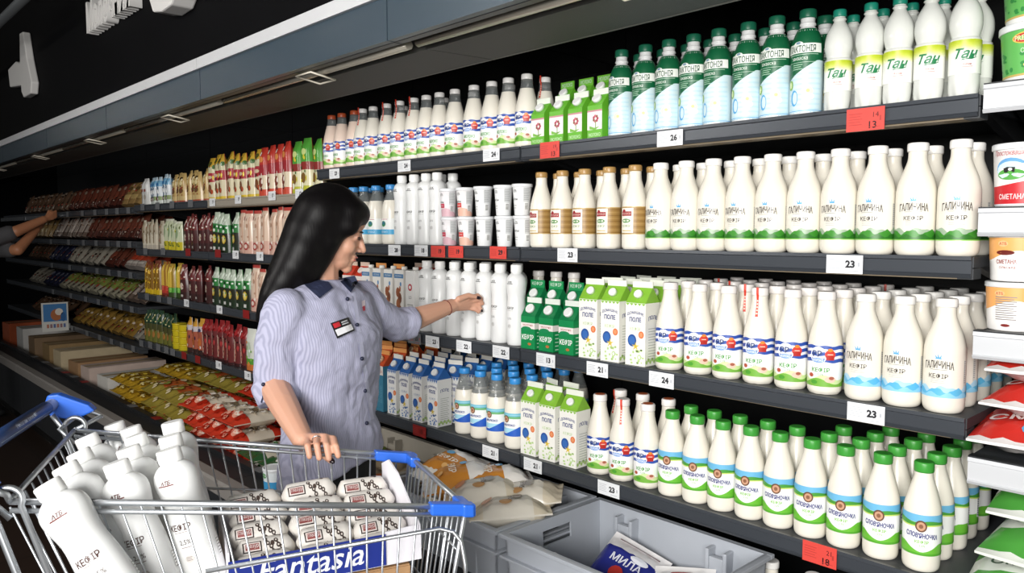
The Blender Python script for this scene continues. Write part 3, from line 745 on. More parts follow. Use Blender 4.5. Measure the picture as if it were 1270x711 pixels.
# ---------------------------------------------------------------- tubs
def tub(name, prof, body, lidp, art, lidcol='#eceef0', bands=None):
    root = empty(name); m = MB(); m.lathe(prof, mat(body, 0.35), 28); m.build('tub_body', root)
    z, r, t = lidp
    m = MB(); m.lathe([(z - t, r * 0.985), (z - t + 0.001, r), (z + 0.003, r), (z + 0.0045, r * 0.97), (z + 0.0045, r * 0.86), (z + 0.002, r * 0.82)], mat(lidcol, 0.25), 28); m.build('lid', root)
    d = Decal(round_fn(prof)); art(d, max(p[1] for p in prof)); d.build('label', root)
    return Proto(root)
def art_cup(c):
    def art(d, r):
        d.text('АТБ', 0.0, 0.083, 0.006, '#4c4c4c', 2, maxw=0.016, bold=0.02); d.rect(-0.010, 0.010, 0.0775, 0.0788, '#777777', 2)
        d.text('Сметана', -0.002, 0.055, 0.009, '#4a4a4a', 2, maxw=0.03)
        barcode(d, 0.040, 0.02, 0.014, 0.02); d.rect(0.034, 0.06, 0.045, 0.09, '#d4d6d6', 1); fine(d, 0.047, 0.088, 0.022, 7, '#a2a4a4', 0.006, 0.002)
        if c:
            d.rect(-0.016, 0.014, 0.033, 0.049, c, 2); d.text('йогурт', -0.001, 0.041, 0.007, '#f6e4e2', 3, maxw=0.024)
            d.strip(-PI * r, PI * r, lambda u: 0.002, lambda u: 0.02 + 0.012 * math.sin(u * 40 + 1), '#dcb4bd' if c == '#c23750' else '#e6b8a4', 1)
        else: fine(d, -0.004, 0.032, 0.02, 2, '#b0b0ae', 0.008, 0.002)
    return art
P_CUP = [(0, .0235), (.002, .0252), (.05, .0285), (.10, .0325)]
cup_plain = tub('yogurt_cup', P_CUP, '#f0f1f1', (.10, .0355, .006), art_cup(None))
cup_red = tub('yogurt_cup', P_CUP, '#f0eeee', (.10, .0355, .006), art_cup('#d23b36'))
cup_pink = tub('yogurt_cup', P_CUP, '#efecee', (.10, .0355, .006), art_cup('#c23750'))
def art_bigw(d, r):
    w = PI * r
    d.rect(-w, w, 0.012, 0.100, '#63b55a', 1); d.rect(-w, w, 0.010, 0.014, '#c9b064', 2); d.rect(-w, w, 0.100, 0.103, '#c9b064', 2)
    rr = random.Random(5)
    for k in range(60): d.ell(rr.uniform(-w, w), rr.uniform(0.018, 0.06), rr.uniform(.003, .007), rr.uniform(.002, .005), '#2f8a3f', 2, 8)
    d.ell(0.0, 0.082, 0.036, 0.012, '#e3c05a', 3, 20); d.ell(0.0, 0.082, 0.033, 0.0095, '#c43a34', 4, 20)
    d.text('PRESIDENT', 0.0, 0.082, 0.010, '#f3e3b0', 5, maxw=0.06, bold=0.02)
    d.text('Сметана', 0.004, 0.058, 0.009, '#dff0d6', 4, maxw=0.045); d.ell(0.004, 0.030, 0.018, 0.006, '#d9c37a', 4)
big_tub = tub('sour_cream_tub', [(0, .057), (.003, .060), (.104, .068)], '#f1f1ee', (.108, .0715, .010), art_bigw)
def art_sour(d, r):
    w = PI * r
    d.strip(-w, w, lambda u: 0.004, lambda u: 0.047 + 0.006 * math.cos((u - 0.05) * 30), '#c8232c', 1); d.rect(-w, w, 0.002, 0.0055, '#dfe3ea', 2)
    d.text('Простоквашино', -0.012, 0.106, 0.013, '#b8353c', 2, maxw=0.075, slant=0.3)
    d.ell(-0.012, 0.075, 0.032, 0.022, '#6aa6d8', 2, 20); d.ell(-0.012, 0.072, 0.030, 0.018, '#cfe6ea', 3, 20); d.ell(-0.012, 0.064, 0.028, 0.011, '#58a84a', 4, 20)
    d.poly([(-0.024, 0.068), (-0.004, 0.068), (-0.003, 0.078), (-0.018, 0.079), (-0.026, 0.076)], '#222222', 5); d.ell(-0.012, 0.074, 0.004, 0.003, '#f0f0f0', 6)
    d.text('СМЕТАНА', -0.01, 0.020, 0.011, '#f4dada', 4, maxw=0.055, bold=0.02); d.text('20', 0.034, 0.02, 0.010, '#e6c8cc', 4)
    d.rect(0.032, 0.06, 0.055, 0.1, '#7f86a4', 2); fine(d, 0.046, 0.096, 0.024, 6, '#c6cad8', 0.007, 0.002, 3)
sour_tub = tub('sour_cream_tub', [(0, .047), (.003, .049), (.118, .055)], '#f2f0ee', (.122, .058, .008), art_sour)
def art_peach(front):
    def art(d, r):
        w = PI * r
        d.strip(-w, w, lambda u: 0.052 + 0.010 * math.sin(u * 42 + 1), lambda u: 0.088, '#efab63', 1)
        d.text('АТБ', -0.016, 0.076, 0.006, '#b9472c', 3, bold=0.02); d.ell(-0.016, 0.076, 0.010, 0.006, '#f4c08a', 2)
        if front:
            d.ell(-0.012, 0.058, 0.018, 0.005, '#6b2018', 3); d.text('СМЕТАНА', -0.010, 0.040, 0.009, '#8c2a20', 3, maxw=0.04, bold=0.02); d.text('сільська', -0.008, 0.029, 0.006, '#8c2a20', 3)
        else:
            fine(d, -0.004, 0.068, 0.040, 11, '#8d8784', 0.0045, 0.002, 3); d.ell(-0.004, 0.012, 0.009, 0.003, '#7a1f1c', 3)
    return art
peach_a = tub('sour_cream_tub', [(0, .045), (.003, .0475), (.09, .052)], '#f3f1ee', (.094, .0545, .006), art_peach(True), '#e4e6e6')
peach_b = tub('sour_cream_tub', [(0, .045), (.003, .0475), (.09, .052)], '#f3f1ee', (.094, .0545, .006), art_peach(False), '#e4e6e6')
# ------------------------------------------------------------------ filling the dairy shelves
def solve_x(px, Y, Z):
    y = 300.0
    for _ in range(6):
        a = at_y(px, y, Y); b = at_y(px, y + 1, Y)
        y += (Z - a.z) / (b.z - a.z)
    return at_y(px, y, Y).x
def row(protos, pxs, Z, Y, desc, shelf, group, cat='bottle', back=0, dy=0.08, h=0.12, jit=0.12, face=0.1):
    if not isinstance(protos, (list, tuple)): protos = [protos] * len(pxs)
    Xs = [solve_x(p, Y, Z + h) for p in pxs]
    n = len(pxs)
    wid = [q.width() for q in protos]
    for _ in range(200):
        for i in range(n - 1):
            need = (wid[i] + wid[i + 1]) / 2 + 0.0003; gap = Xs[i + 1] - Xs[i]
            if gap < need: Xs[i] -= (need - gap) / 2; Xs[i + 1] += (need - gap) / 2
    for i, X in enumerate(Xs):
        where = f'{ORD[i + 1]} from left' if i < n - 1 or n == 1 else 'rightmost of its kind'
        if n == 1: where = 'alone of its kind'
        o = protos[i].put((X, Y, Z + 0.0005), (0, 0, rnd(-jit, jit) + face))
        tag(o, f'{desc}, {shelf} front row, {where}', cat, group)
        bk = back[i] if isinstance(back, (list, tuple)) else back
        for k in range(1, bk + 1):
            o = protos[(i + k) % n].put((X + rnd(-0.003, 0.003), Y + dy * k + rnd(-0.002, 0.002), Z + 0.0005), (0, 0, rnd(-0.5, 0.5)))
            tag(o, f'{desc}, {shelf}, {NUM[k]} behind the {ORD[i + 1] if i < n - 1 or n == 1 else "rightmost"}' + (' from left' if i < n - 1 else ''), cat, group)
T, S2, S3, S4 = 'top shelf', 'second shelf', 'third shelf', 'bottom shelf'
YB = YF + 0.058
# top shelf
row(choc_bottle, [412, 424.5, 440], Z1, YB, 'brown-capped bottle with striped label', T, 'brown-capped bottles on the top shelf')
mp = [milk_ticket, milk_bottle, milk_ticket, milk_ticket, milk_ticket, milk_bottle, milk_bottle, milk_bottle, milk_bottle, milk_bottle, milk_bottle, milk_bottle]
row(mp, [450.5, 463, 480, 496, 514, 529.5, 544.5, 564.5, 588, 610, 630.5, 653.5], Z1, YB, 'clear-necked milk bottle with striped label', T, 'clear-necked milk bottles on the top shelf', back=[0, 0, 1, 0, 0, 1, 0, 1, 0, 1, 0, 1], dy=0.085, face=0.3)
row(milk_ticket, [676], Z1, YB + 0.16, 'red-sealed milk bottle behind the small green cartons', T, 'red-sealed bottle behind cartons')
row(milk_green, [674.5, 697.5, 721, 745.5], Z1, YF + 0.05, 'small green milk carton', T, 'small green cartons on the top shelf', 'carton', jit=0.04, h=0.06, face=0.02)
for i, px in enumerate([704, 727, 750]):
    X = solve_x(px, YF + 0.125, Z1 + 0.15)
    o = milk_green_tall.put((X, YF + 0.125, Z1 + 0.0005), (0, 0, rnd(-.03, .03)))
    tag(o, f'taller green milk carton standing behind the small ones, top shelf, {("leftmost", "middle", "rightmost")[i]} of three', 'carton', 'taller green cartons on the top shelf')
row(lakt, [770.6, 800, 829, 859.5, 890.5, 927, 962.4, 1000.6], Z1, YB, 'dark green capped yogurt drink bottle', T, 'dark green drink bottles on the top shelf', back=1, dy=0.085, face=0.12)
row(tan_bottle, [1040, 1078.7, 1114.5, 1153.4, 1197.5], Z1, YF + 0.046, 'teal-capped cloudy bottle with lime label', T, 'teal-capped cloudy bottles on the top shelf', back=1, dy=0.07, face=0.36)
# second shelf
row(clear_blue, [439, 451.5, 467, 485], Z2, YB, 'blue-capped clear milk bottle', S2, 'blue-capped clear bottles on the second shelf', back=1)
row(wht_bottle, [499, 514, 529, 542.5], Z2, YB, 'plain white waisted kefir bottle', S2, 'plain white bottles on the second shelf', back=1, dy=0.075)
cups = [cup_pink, cup_red, cup_plain, cup_plain, cup_plain]
cl = [558, 578.5, 601, 626, 649]
for tier, word in ((0, 'lower'), (1, 'upper')):
    for i, (p, px) in enumerate(zip(cups, cl)):
        X = solve_x(px - tier * 1.5, YF + 0.05, Z2 + 0.05)
        o = p.put((X, YF + 0.05, Z2 + 0.0005 + tier * 0.1055), (0, 0, rnd(-.15, .15)))
        col = ('pink-marked', 'red-marked', 'plain', 'plain', 'plain')[i]
        tag(o, f'{col} white yogurt cup, {word} tier on the second shelf, {ORD[i + 1]} from left', 'cup', 'white yogurt cups on the second shelf')
row(gold_bottle, [671.5, 697.5, 725, 755.5, 787.5], Z2, YB, 'gold-capped kefir bottle with brown label', S2, 'gold-capped bottles on the second shelf', back=1, dy=0.085)
row(gal_green, [820, 853, 886, 920.5, 957, 997.8, 1040, 1085.5, 1135, 1186], Z2, YB, 'kefir bottle with green hills label', S2, 'green hills kefir bottles on the second shelf', back=1, dy=0.09)
# third shelf
row([choc_carton] * 4 + [white_carton], [461, 474.5, 488.5, 502, 516], Z3, YF + 0.045, 'slim white milk carton', S3, 'slim cartons on the third shelf', 'carton', jit=0.03, face=0.02)
row([milk_red, milk_red], [521, 540], Z3, YF + .255, 'red-topped carton deep behind white bottles', S3, 'red-topped cartons deep on the third shelf', 'carton', jit=0.03, h=0.2, face=.02)
row([milk_red, milk_red, milk_orange, milk_orange], [438, 453, 473, 495], Z3, YF + 0.125, 'red-topped gable carton behind slim ones', S3, 'red-topped cartons on the third shelf', 'carton', jit=0.03, h=0.2, face=0.02)
row(wht_bottle, [530, 546, 564, 582, 601.5, 620.5, 640.5], Z3, YB, 'plain white waisted kefir bottle', S3, 'plain white bottles on the third shelf', back=[0, 1, 1, 1, 1, 1, 0], dy=0.08)
row(kef_green, [663, 685.5, 710.5], Z3, YF + 0.052, 'small dark green kefir carton', S3, 'small green kefir cartons on the third shelf', 'carton', jit=0.03, h=0.06, face=0.02)
for i, px in enumerate([667, 690, 715]):
    X = solve_x(px, YF + 0.128, Z3 + 0.2)
    o = kef_green_tall.put((X, YF + 0.128, Z3 + 0.0005), (0, 0, rnd(-.03, .03)))
    tag(o, f'taller dark green kefir carton standing behind the small ones, third shelf, {("leftmost", "middle", "rightmost")[i]} of three', 'carton', 'taller green kefir cartons on the third shelf')
for i, px in enumerate((668, 690, 712)):
    o = st_bottle.put((solve_x(px, YF + .25, Z3 + .2), YF + .25, Z3 + .0005)); tag(o, f'white-capped bottle behind the dark green cartons, {ORD[i + 1]} of three from left', 'bottle', 'bottles behind the dark green cartons')
row(pole_green, [738, 765.5, 797], Z3, YF + 0.055, 'white kefir carton with light green top', S3, 'green-topped white cartons on the third shelf', 'carton', back=3, dy=0.082, jit=0.03, face=0.02)
row([st_bottle, st_bottle, st_bottle, st_ticket, st_bottle, st_bottle], [831, 867, 903, 941.5, 982, 1024], Z3, YB, 'white-capped kefir bottle with striped label', S3, 'striped label kefir bottles on the third shelf', back=4, dy=0.088, face=0.33)
row(gal_blue, [1073, 1121.5, 1170.5], Z3, YB, 'kefir bottle with pale blue label', S3, 'pale blue label bottles on the third shelf', back=4, dy=0.09)
# bottom shelf
row(milk_orange, [441, 459, 478], Z4, YF + 0.05, 'teal carton with orange top', S4, 'teal cartons on the bottom shelf', 'carton', back=3, dy=0.08, jit=0.03, face=0.02)
row(pole_blue, [494.5, 510, 526, 545], Z4, YF + 0.055, 'white milk carton with blue top', S4, 'blue-topped cartons on the bottom shelf', 'carton', back=4, dy=0.082, jit=0.03, face=0.02)
row(clear_emblem, [576.5, 596, 616.5, 639], Z4, YB, 'blue-capped clear milk bottle', S4, 'blue-capped clear bottles on the bottom shelf', back=4, dy=0.082, face=0.3)
row(pole_green, [664, 687, 713], Z4, YF + 0.055, 'white kefir carton with light green top', S4, 'green-topped white cartons on the bottom shelf', 'carton', back=[1, 1, 0], dy=0.082, jit=0.03, face=0.02)
row([st_orange, st_ticket, st_orange], [744, 772, 803], Z4, YB, 'orange-dotted cap kefir bottle, striped label', S4, 'orange-dotted cap bottles on the bottom shelf', back=1, dy=0.1, face=0.36)
row(emblem_bottle, [833.5, 864, 896, 930.5, 966.5, 1006, 1047.5, 1093.5, 1144], Z4, YB, 'green-capped kefir bottle', S4, 'green-capped kefir bottles on the bottom shelf', back=[1, 1, 1, 1, 1, 2, 3, 3, 4], dy=0.088, face=0.28)
for i, X in enumerate((-1.02, -0.9, -0.76, -0.62)):
    o = gal_green.put((X, 1.93, 0.4055), (0, 0, rnd(-.4, .4)))
    tag(o, f'white bottle standing in the dark under the bottom shelf, {ORD[i + 1]} from left', 'bottle', 'bottles under the bottom shelf')
# white shelves at the right edge
o = big_tub.put((-0.428, YF + 0.085, RA + 0.0055)); tag(o, 'green printed sour cream tub, lower of two at top right', 'tub', 'green tubs on the right top shelf')
o = big_tub.put((-0.428, YF + 0.085, RA + 0.1195), (0, 0, 0.3)); tag(o, 'green printed sour cream tub, upper of two at top right', 'tub', 'green tubs on the right top shelf')
o = sour_tub.put((-0.444, YF + 0.08, RB + 0.0055)); tag(o, 'sour cream tub with red base and cow oval, right second shelf', 'tub')
o = peach_b.put((-0.446, YF + 0.065, RC + 0.0055)); tag(o, 'peach and white tub with back text, lower of two', 'tub', 'peach tubs on the right third shelf')
o = peach_a.put((-0.444, YF + 0.066, RC + 0.1055)); tag(o, 'peach and white tub showing its front, upper of two', 'tub', 'peach tubs on the right third shelf')

# ------------------------------------------------------------------ price tags
TAGP = {}
def price_tag(px, py, num, red, label, y=YF - 0.002, w=0.083, h=0.042, blank=False):
    P = at_y(px, py, y)
    key = (num, red, w, h)
    if key not in TAGP:
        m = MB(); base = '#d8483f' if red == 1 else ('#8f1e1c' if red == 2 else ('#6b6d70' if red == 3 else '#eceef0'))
        m.box(-w / 2, w / 2, 0, 0.0015, -h / 2, h / 2, mat(base, 0.45))
        d = Decal(flat_fn(0.0)); ink = '#2a2a2e' if red != 2 else '#5a1414'
        if num:
            if red == 1 and ' ' in num:
                a, b = num.split(); d.text(a, w * 0.28, h * 0.18, h * 0.22, '#4a1a1c', 1); d.text(b, w * 0.2, -h * 0.26, h * 0.32, '#3a1416', 1, bold=0.02)
            else: d.text(num, w * 0.16, h * 0.02, h * 0.42, ink, 1, bold=0.05)
            fine(d, -w * 0.26, h * 0.25, w * 0.36, 5, '#b9bcc2' if not red else '#b03a34', h * 0.12, 0.0014, 1)
            d.rect(w * 0.37, w * 0.42, -h * 0.1, h * 0.12, '#b9bcc2' if not red else '#b03a34', 1); fine(d, w * 0.25, -h * 0.36, w * 0.3, 1, '#a9acb2' if not red else '#b03a34')
        k0 = len(m.v); m.v += d.v
        for f, mi in zip(d.f, d.m): m.f.append(tuple(k0 + i for i in f)); m.m.append(m.mi(d.mats[mi])); m.sm.append(False)
        TAGP[key] = Proto(m.build('price_tag'))
    o = TAGP[key].put(P)
    tag(o, label, 'price tag', 'price tags clipped to the shelf fronts')
for px, py, num, red, lab in [
    (414.5, 215.5, '23', 0, 'leftmost white price tag on the top dairy shelf, under brown-capped bottles'),
    (501, 206, '24', 0, 'white price tag 24 under striped milk bottles, second on top shelf'),
    (609, 192, '24', 0, 'white price tag 24 at the joint of the top dairy shelf'),
    (681.5, 186, '19 13', 1, 'red price tag under the small green cartons on the top shelf'),
    (830.5, 171.5, '26', 0, 'white price tag 26 under the dark green bottles'),
    (1073, 148, '14 13', 1, 'red price tag 13 under the lime-label bottles on the top shelf'),
    (489, 310.5, '28', 0, 'white price tag 28 under blue-capped bottles on the second shelf'),
    (522, 311, '18', 0, 'white price tag 18 under plain white bottles on the second shelf'),
    (543, 312, '19', 1, 'red price tag 19 on the second shelf, left of the pair'),
    (565, 312.5, '19', 1, 'red price tag 19 on the second shelf, right of the pair'),
    (617.5, 313.5, '29', 1, 'red price tag 29 under the white yogurt cups'),
    (703.5, 316.5, '23', 0, 'white price tag 23 under the gold-capped bottles'),
    (1047, 328, '23', 0, 'white price tag 23 under the green hills kefir bottles'),
    (514, 420, '21', 3, 'dark grey price tag beside the sleeve on the third shelf'),
    (536, 424, '23', 0, 'white price tag 23 under the forearm on the third shelf'),
    (575, 430, '22', 0, 'white price tag 22 under the reaching hand'),
    (621, 437, '22', 0, 'white price tag 22 under the third shelf white bottles, rightmost there'),
    (676.5, 447, '13', 0, 'white price tag 13 under the small dark green cartons'),
    (740.5, 458.5, '21', 0, 'white price tag 21 under third shelf green-topped cartons'),
    (820, 471.5, '24', 0, 'white price tag 24 under the third shelf striped kefir bottles'),
    (1073.5, 513, '23', 0, 'white price tag 23 under the pale blue label bottles'),
    (520, 535, '15', 2, 'dark red price tag under the blue-topped milk cartons'),
    (608, 561.5, '21', 0, 'white price tag 21 under bottom shelf blue-capped bottles'),
    (660.5, 577.5, '21', 0, 'white price tag 21 under bottom shelf green-topped cartons'),
    (754.5, 607, '23', 0, 'white price tag 23 under the orange-dotted cap bottles'),
    (1016, 688, '21 18', 1, 'red price tag 18 under the green-capped kefir bottles')]:
    price_tag(px, py, num, red, lab, h=0.05 if red == 1 and ' ' in num else 0.042)

# ------------------------------------------------------------------ packs
def speck(n, cols, seed, su=(.06, .2), sv=(.02, .06), v=(.12, .88)):
    r = random.Random(seed)
    return [('e', r.uniform(-.75, .75), r.uniform(*v), r.uniform(*su), r.uniform(*sv), r.choice(cols), 5) for _ in range(n)]
def pack(name, w, h, t, bands, shapes=(), top=0.12, bot=0.0, taper=0.0, bumps=0, rough=0.24, nu=10, nv=14, crump=0.0, back=None):
    """a filled foil pack standing on its base, bands: (from, to, colour)"""
    m = MB()
    rr = random.Random(hash((name, w, h, len(bands))) % 999)
    def thick(u, v):  # u in -1..1, v in 0..1
        f = max(0.0, 1 - abs(u) ** 3.0) ** 0.6
        e = 1.0
        if top and v > 1 - top * 2.2: e = min(e, max(0.04, (1 - top * 0.5 - v) / (top * 1.7)) ** 0.6 if v < 1 - top * 0.5 else 0.04)
        if bot and v < bot * 2.2: e = min(e, max(0.04, (v - bot * 0.5) / (bot * 1.7)) ** 0.6 if v > bot * 0.5 else 0.04)
        b = 1.0
        if bumps: b = 0.55 + 0.45 * abs(math.cos(u * PI / 2 * bumps))
        return t / 2 * (0.06 + 0.94 * f * e * b)
    def width(v): return w / 2 * (1 - taper * max(0, (v - 0.35) / 0.65) ** 1.3)
    crum = {(i, j): rr.uniform(-1, 1) * crump for i in range(nu + 1) for j in range(nv + 1)}
    for side in (-1, 1):
        vs = []
        for j in range(nv + 1):
            v = j / nv
            for i in range(nu + 1):
                u = -1 + 2 * i / nu
                edge = 0 if i in (0, nu) or j in (0, nv) else 1
                vs.append((u * width(v), side * (thick(u, v) + edge * crum[(i, j)]), v * h))
        for j in range(nv):
            vm = (j + 0.5) / nv; c = bands[-1][2]
            for a, b, cc in bands:
                if a <= vm < b: c = cc; break
            if back and side > 0: c = back
            fs = [(j * (nu + 1) + i, j * (nu + 1) + i + 1, (j + 1) * (nu + 1) + i + 1, (j + 1) * (nu + 1) + i) for i in range(nu)]
            k = len(m.v) if j == 0 else k
            if j == 0: m.v.extend(vs)
            i_m = m.mi(mat(c, rough))
            for f in fs:
                m.f.append(tuple(k + a for a in (f if side < 0 else f[::-1]))); m.m.append(i_m); m.sm.append(True)
    # sides and base
    for j in (0, nv):
        v = j / nv
        vs = []
        for side in (-1, 1):
            for i in range(nu + 1):
                u = -1 + 2 * i / nu; vs.append((u * width(v), side * thick(u, v), v * h))
        m.add(vs, [(i, i + 1, nu + 2 + i, nu + 1 + i) for i in range(nu)], mat(bands[0 if j == 0 else -1][2], rough))
    for ue in (-1, 1):
        vs = [(ue * width(j / nv), s_ * thick(ue, j / nv), j / nv * h) for j in range(nv + 1) for s_ in (-1, 1)]
        m.add(vs, [(2 * j, 2 * j + 1, 2 * j + 3, 2 * j + 2) for j in range(nv)], mat(bands[len(bands) // 2][2], rough))
    if shapes:
        for sd in ((-1,) if back else (-1, 1)):
            d = Decal(lambda u, v, off: (sd * -u * 1.0, sd * (thick(max(-1, min(1, u / max(width(v / h), 1e-4))), max(0, min(1, v / h))) + 0.0008 + off + crump), v), rough=rough)
            for s_ in shapes:
                if s_[0] == 'e': d.ell(s_[1] * w / 2, s_[2] * h, s_[3] * w / 2, s_[4] * h, s_[5], s_[6] if len(s_) > 6 else 2, 12)
                elif s_[0] == 'r': d.rect(s_[1] * w / 2, s_[2] * w / 2, s_[3] * h, s_[4] * h, s_[5], s_[6] if len(s_) > 6 else 2)
                elif s_[0] == 't': d.text(s_[1], s_[2] * w / 2, s_[3] * h, s_[4] * h, s_[5], 4, maxw=s_[6] * w, bold=0.02, rot=s_[7] if len(s_) > 7 else 0)
            k0 = len(m.v); m.v += d.v
            for f, mi in zip(d.f, d.m): m.f.append(tuple(k0 + i for i in f)); m.m.append(m.mi(d.mats[mi])); m.sm.append(False)
    return Proto(m.build(name))
def fill(protos, px0, px1, n, Z, Y, desc, shelf, group, hh=0.1, jy=0.012, jr=0.18, sc=0.05, cat='snack pack', lean=0.04):
    x0 = max(-5.64, solve_x(px0, Y, Z + hh)); x1 = solve_x(px1, Y, Z + hh)
    if not isinstance(protos, (list, tuple)): protos = [protos]
    for i in range(n):
        X = x0 + (x1 - x0) * (i + 0.5) / n
        s = 1 + rnd(-sc, sc); P_ = protos[i % len(protos)]; sx = min(1.0, (x1 - x0) / n * 0.98 / P_.width()) if n > 1 else 1
        o = P_.put((X, Y + rnd(-jy, jy), Z + 0.001), (rnd(-lean, lean) * 0.5, 0, rnd(-jr, jr)), (sx, 1, s))
        tag(o, f'{desc} on the {shelf}, {ORD[i + 1]} from left', cat, group)
k_blue = pack('snack_pack', .078, .185, .05, [(0, .12, '#c9cfc8'), (.12, .3, '#8a9a6a'), (.3, .62, '#d8dee2'), (.62, .85, '#6fa3c4'), (.85, 1, '#bcd2df')], [('e', 0, .2, .5, .08, '#6a3c2a'), ('r', -.5, .5, .4, .55, '#f2f4f4'), ('e', 0, .72, .5, .06, '#2f6fa8')] + speck(9, ['#f4f6f6','#4a6a8a','#8a4a3a'], 140), taper=.3)
k_white = pack('snack_pack', .078, .185, .05, [(0, .5, '#cfcfcb'), (.5, 1, '#dcdcda')], [('e', 0, .3, .5, .1, '#b4a99a'), ('r', -.5, .5, .5, .6, '#9a5a50')], taper=.3)
k_tan = pack('snack_pack', .082, .185, .05, [(0, .1, '#a8503a'), (.1, .2, '#c9b07a'), (.2, 1, '#bfa268')], [('e', 0, .4, .55, .09, '#6a4a2a'), ('e', .1, .65, .4, .07, '#e0cf9a'), ('r', -.4, .4, .78, .86, '#4a3a24')] + speck(9, ['#e9dcb4','#4a3420','#8a3a2a'], 151), taper=.35)
k_yel = pack('snack_pack', .085, .25, .05, [(0, .1, '#d3b53a'), (.1, .46, '#d9cfae'), (.46, .62, '#a8323a'), (.62, .8, '#cfc9a4'), (.8, 1, '#c9a43a')], [('e', -.1, .28, .4, .1, '#7a4a2c'), ('e', .3, .2, .3, .06, '#b5502f'), ('e', 0, .54, .5, .04, '#d8c2a0'), ('e', 0, .86, .4, .05, '#5a5a2a')] + speck(9, ['#f4eed0','#5a2a1c','#e8c832','#3f6a2c'], 156), taper=.35, top=.08)
k_red = pack('snack_pack', .085, .25, .05, [(0, .12, '#c24a35'), (.12, .45, '#d9c9ae'), (.45, .62, '#9c2a30'), (.62, 1, '#b83a2e')], [('e', -.1, .28, .4, .1, '#7a3a2c'), ('e', 0, .75, .4, .06, '#d98a4a')] + speck(9, ['#f4e6d8','#5a1c1c','#e0a83c'], 149), taper=.35, top=.08)
k_grn = pack('snack_pack', .085, .255, .05, [(0, .12, '#b5b53a'), (.12, .45, '#d9d3ae'), (.45, .58, '#8a2f2a'), (.58, 1, '#4f9a3a')], [('e', -.1, .28, .4, .1, '#7a5a2c'), ('e', 0, .75, .4, .06, '#c9d98a')] + speck(9, ['#f0f0d8','#2c5a1c','#d8c83c'], 138), taper=.35, top=.08)
k_cream = pack('snack_pack', .082, .19, .045, [(0, .15, '#b9b0a0'), (.15, .5, '#cfc6b2'), (.5, 1, '#b8ad98')], [('r', -.3, .3, .2, .9, '#8f8068'), ('e', 0, .55, .4, .1, '#ddd6c6')] + speck(9, ['#f0eade','#7a6a54','#a85a4c'], 148), taper=.25, bumps=2)
k_lemon = pack('snack_pack', .082, .19, .045, [(0, .32, '#c9bb2e'), (.32, .9, '#c8cfae'), (.9, 1, '#dcdcc8')], [('e', 0, .6, .3, .2, '#8aa07a'), ('e', 0, .2, .4, .06, '#8a8a24')] + speck(9, ['#f4f4e0','#5a6a2a','#e8dc50'], 157), taper=.1, bumps=2)
k_dred = pack('snack_pack', .082, .22, .05, [(0, .2, '#3a201e'), (.2, .6, '#4a2322'), (.6, 1, '#6a2a2a')], [('e', 0, .38, .45, .10, '#d9c9b4'), ('e', 0, .62, .35, .05, '#b05a4a'), ('r', -.3, .3, .08, .14, '#c4bcb4'), ('e', 0, .85, .35, .07, '#c9a090')] + speck(9, ['#e0d0c4','#1c0c0c','#8a3a34'], 142), taper=.3)
k_dgrn = pack('snack_pack', .082, .22, .05, [(0, .2, '#22301f'), (.2, .5, '#2a2a1c'), (.5, .72, '#2f7a3a'), (.72, 1, '#b8c4b2')], [('e', 0, .34, .5, .11, '#c9a83a'), ('e', 0, .34, .36, .08, '#e0c96a', 3), ('r', -.3, .3, .06, .14, '#cfcfc9'), ('e', 0, .55, .3, .04, '#e0e6dc')] + speck(9, ['#e4ece0','#0c1a0c','#4a9a50'], 142), taper=.3)
k_pink = pack('snack_pack', .09, .235, .045, [(0, .3, '#d0a898'), (.3, .9, '#dcc3ae'), (.9, 1, '#b8473f')], [('e', -.1, .17, .5, .09, '#a84440'), ('e', -.1, .17, .3, .05, '#e3cfc2', 3), ('r', .4, .6, .3, .85, '#c9a48e')] + speck(9, ['#f0e2d6','#9a4a40','#b89078'], 154), taper=.2)
k_gold = pack('snack_pack', .075, .22, .045, [(0, .14, '#cfae1e'), (.14, .8, '#8a6424'), (.8, 1, '#7a3a22')], [('r', -.7, -.5, .15, .9, '#d9b548'), ('r', -.15, .1, .15, .9, '#caa03c'), ('r', .4, .6, .15, .8, '#d9b548')] + speck(9, ['#f0dc90','#4a2c10','#e8b830'], 145), taper=.1, bumps=3)
k_goldr = pack('snack_pack', .075, .22, .045, [(0, .1, '#7a2a20'), (.1, .3, '#b83a2a'), (.3, 1, '#a8762c')], [('r', -.6, -.3, .3, .9, '#d9b548'), ('r', .1, .4, .3, .95, '#d9b548'), ('e', 0, .22, .5, .07, '#d8604a')], taper=.1, bumps=3)
k_goldg = pack('snack_pack', .075, .22, .045, [(0, .12, '#3a4a22'), (.12, .32, '#4a9a30'), (.32, 1, '#a8862c')], [('r', -.6, -.3, .3, .9, '#d9c148'), ('r', .1, .4, .3, .95, '#d9b548'), ('e', 0, .22, .5, .07, '#8ac860')], taper=.1, bumps=3)
k_dark = pack('snack_pack', .085, .21, .05, [(0, .35, '#6a6a2e'), (.35, .6, '#4a4a24'), (.6, 1, '#24402a')], [('e', 0, .25, .5, .1, '#b07a3a'), ('e', 0, .7, .4, .08, '#3f6a44')] + speck(9, ['#c9c08a','#142014','#8a5a2c'], 142), taper=.2)
k_stick = pack('snack_pack', .08, .22, .05, [(0, .12, '#3a2624'), (.12, .62, '#a85a44'), (.62, .8, '#c9c0c4'), (.8, 1, '#d09a3a')], [('e', 0, .35, .5, .12, '#c9703a'), ('e', 0, .68, .4, .05, '#3f3f6a')] + speck(9, ['#f4ece4','#2a1a3a','#d86a3a'], 164), taper=.25)
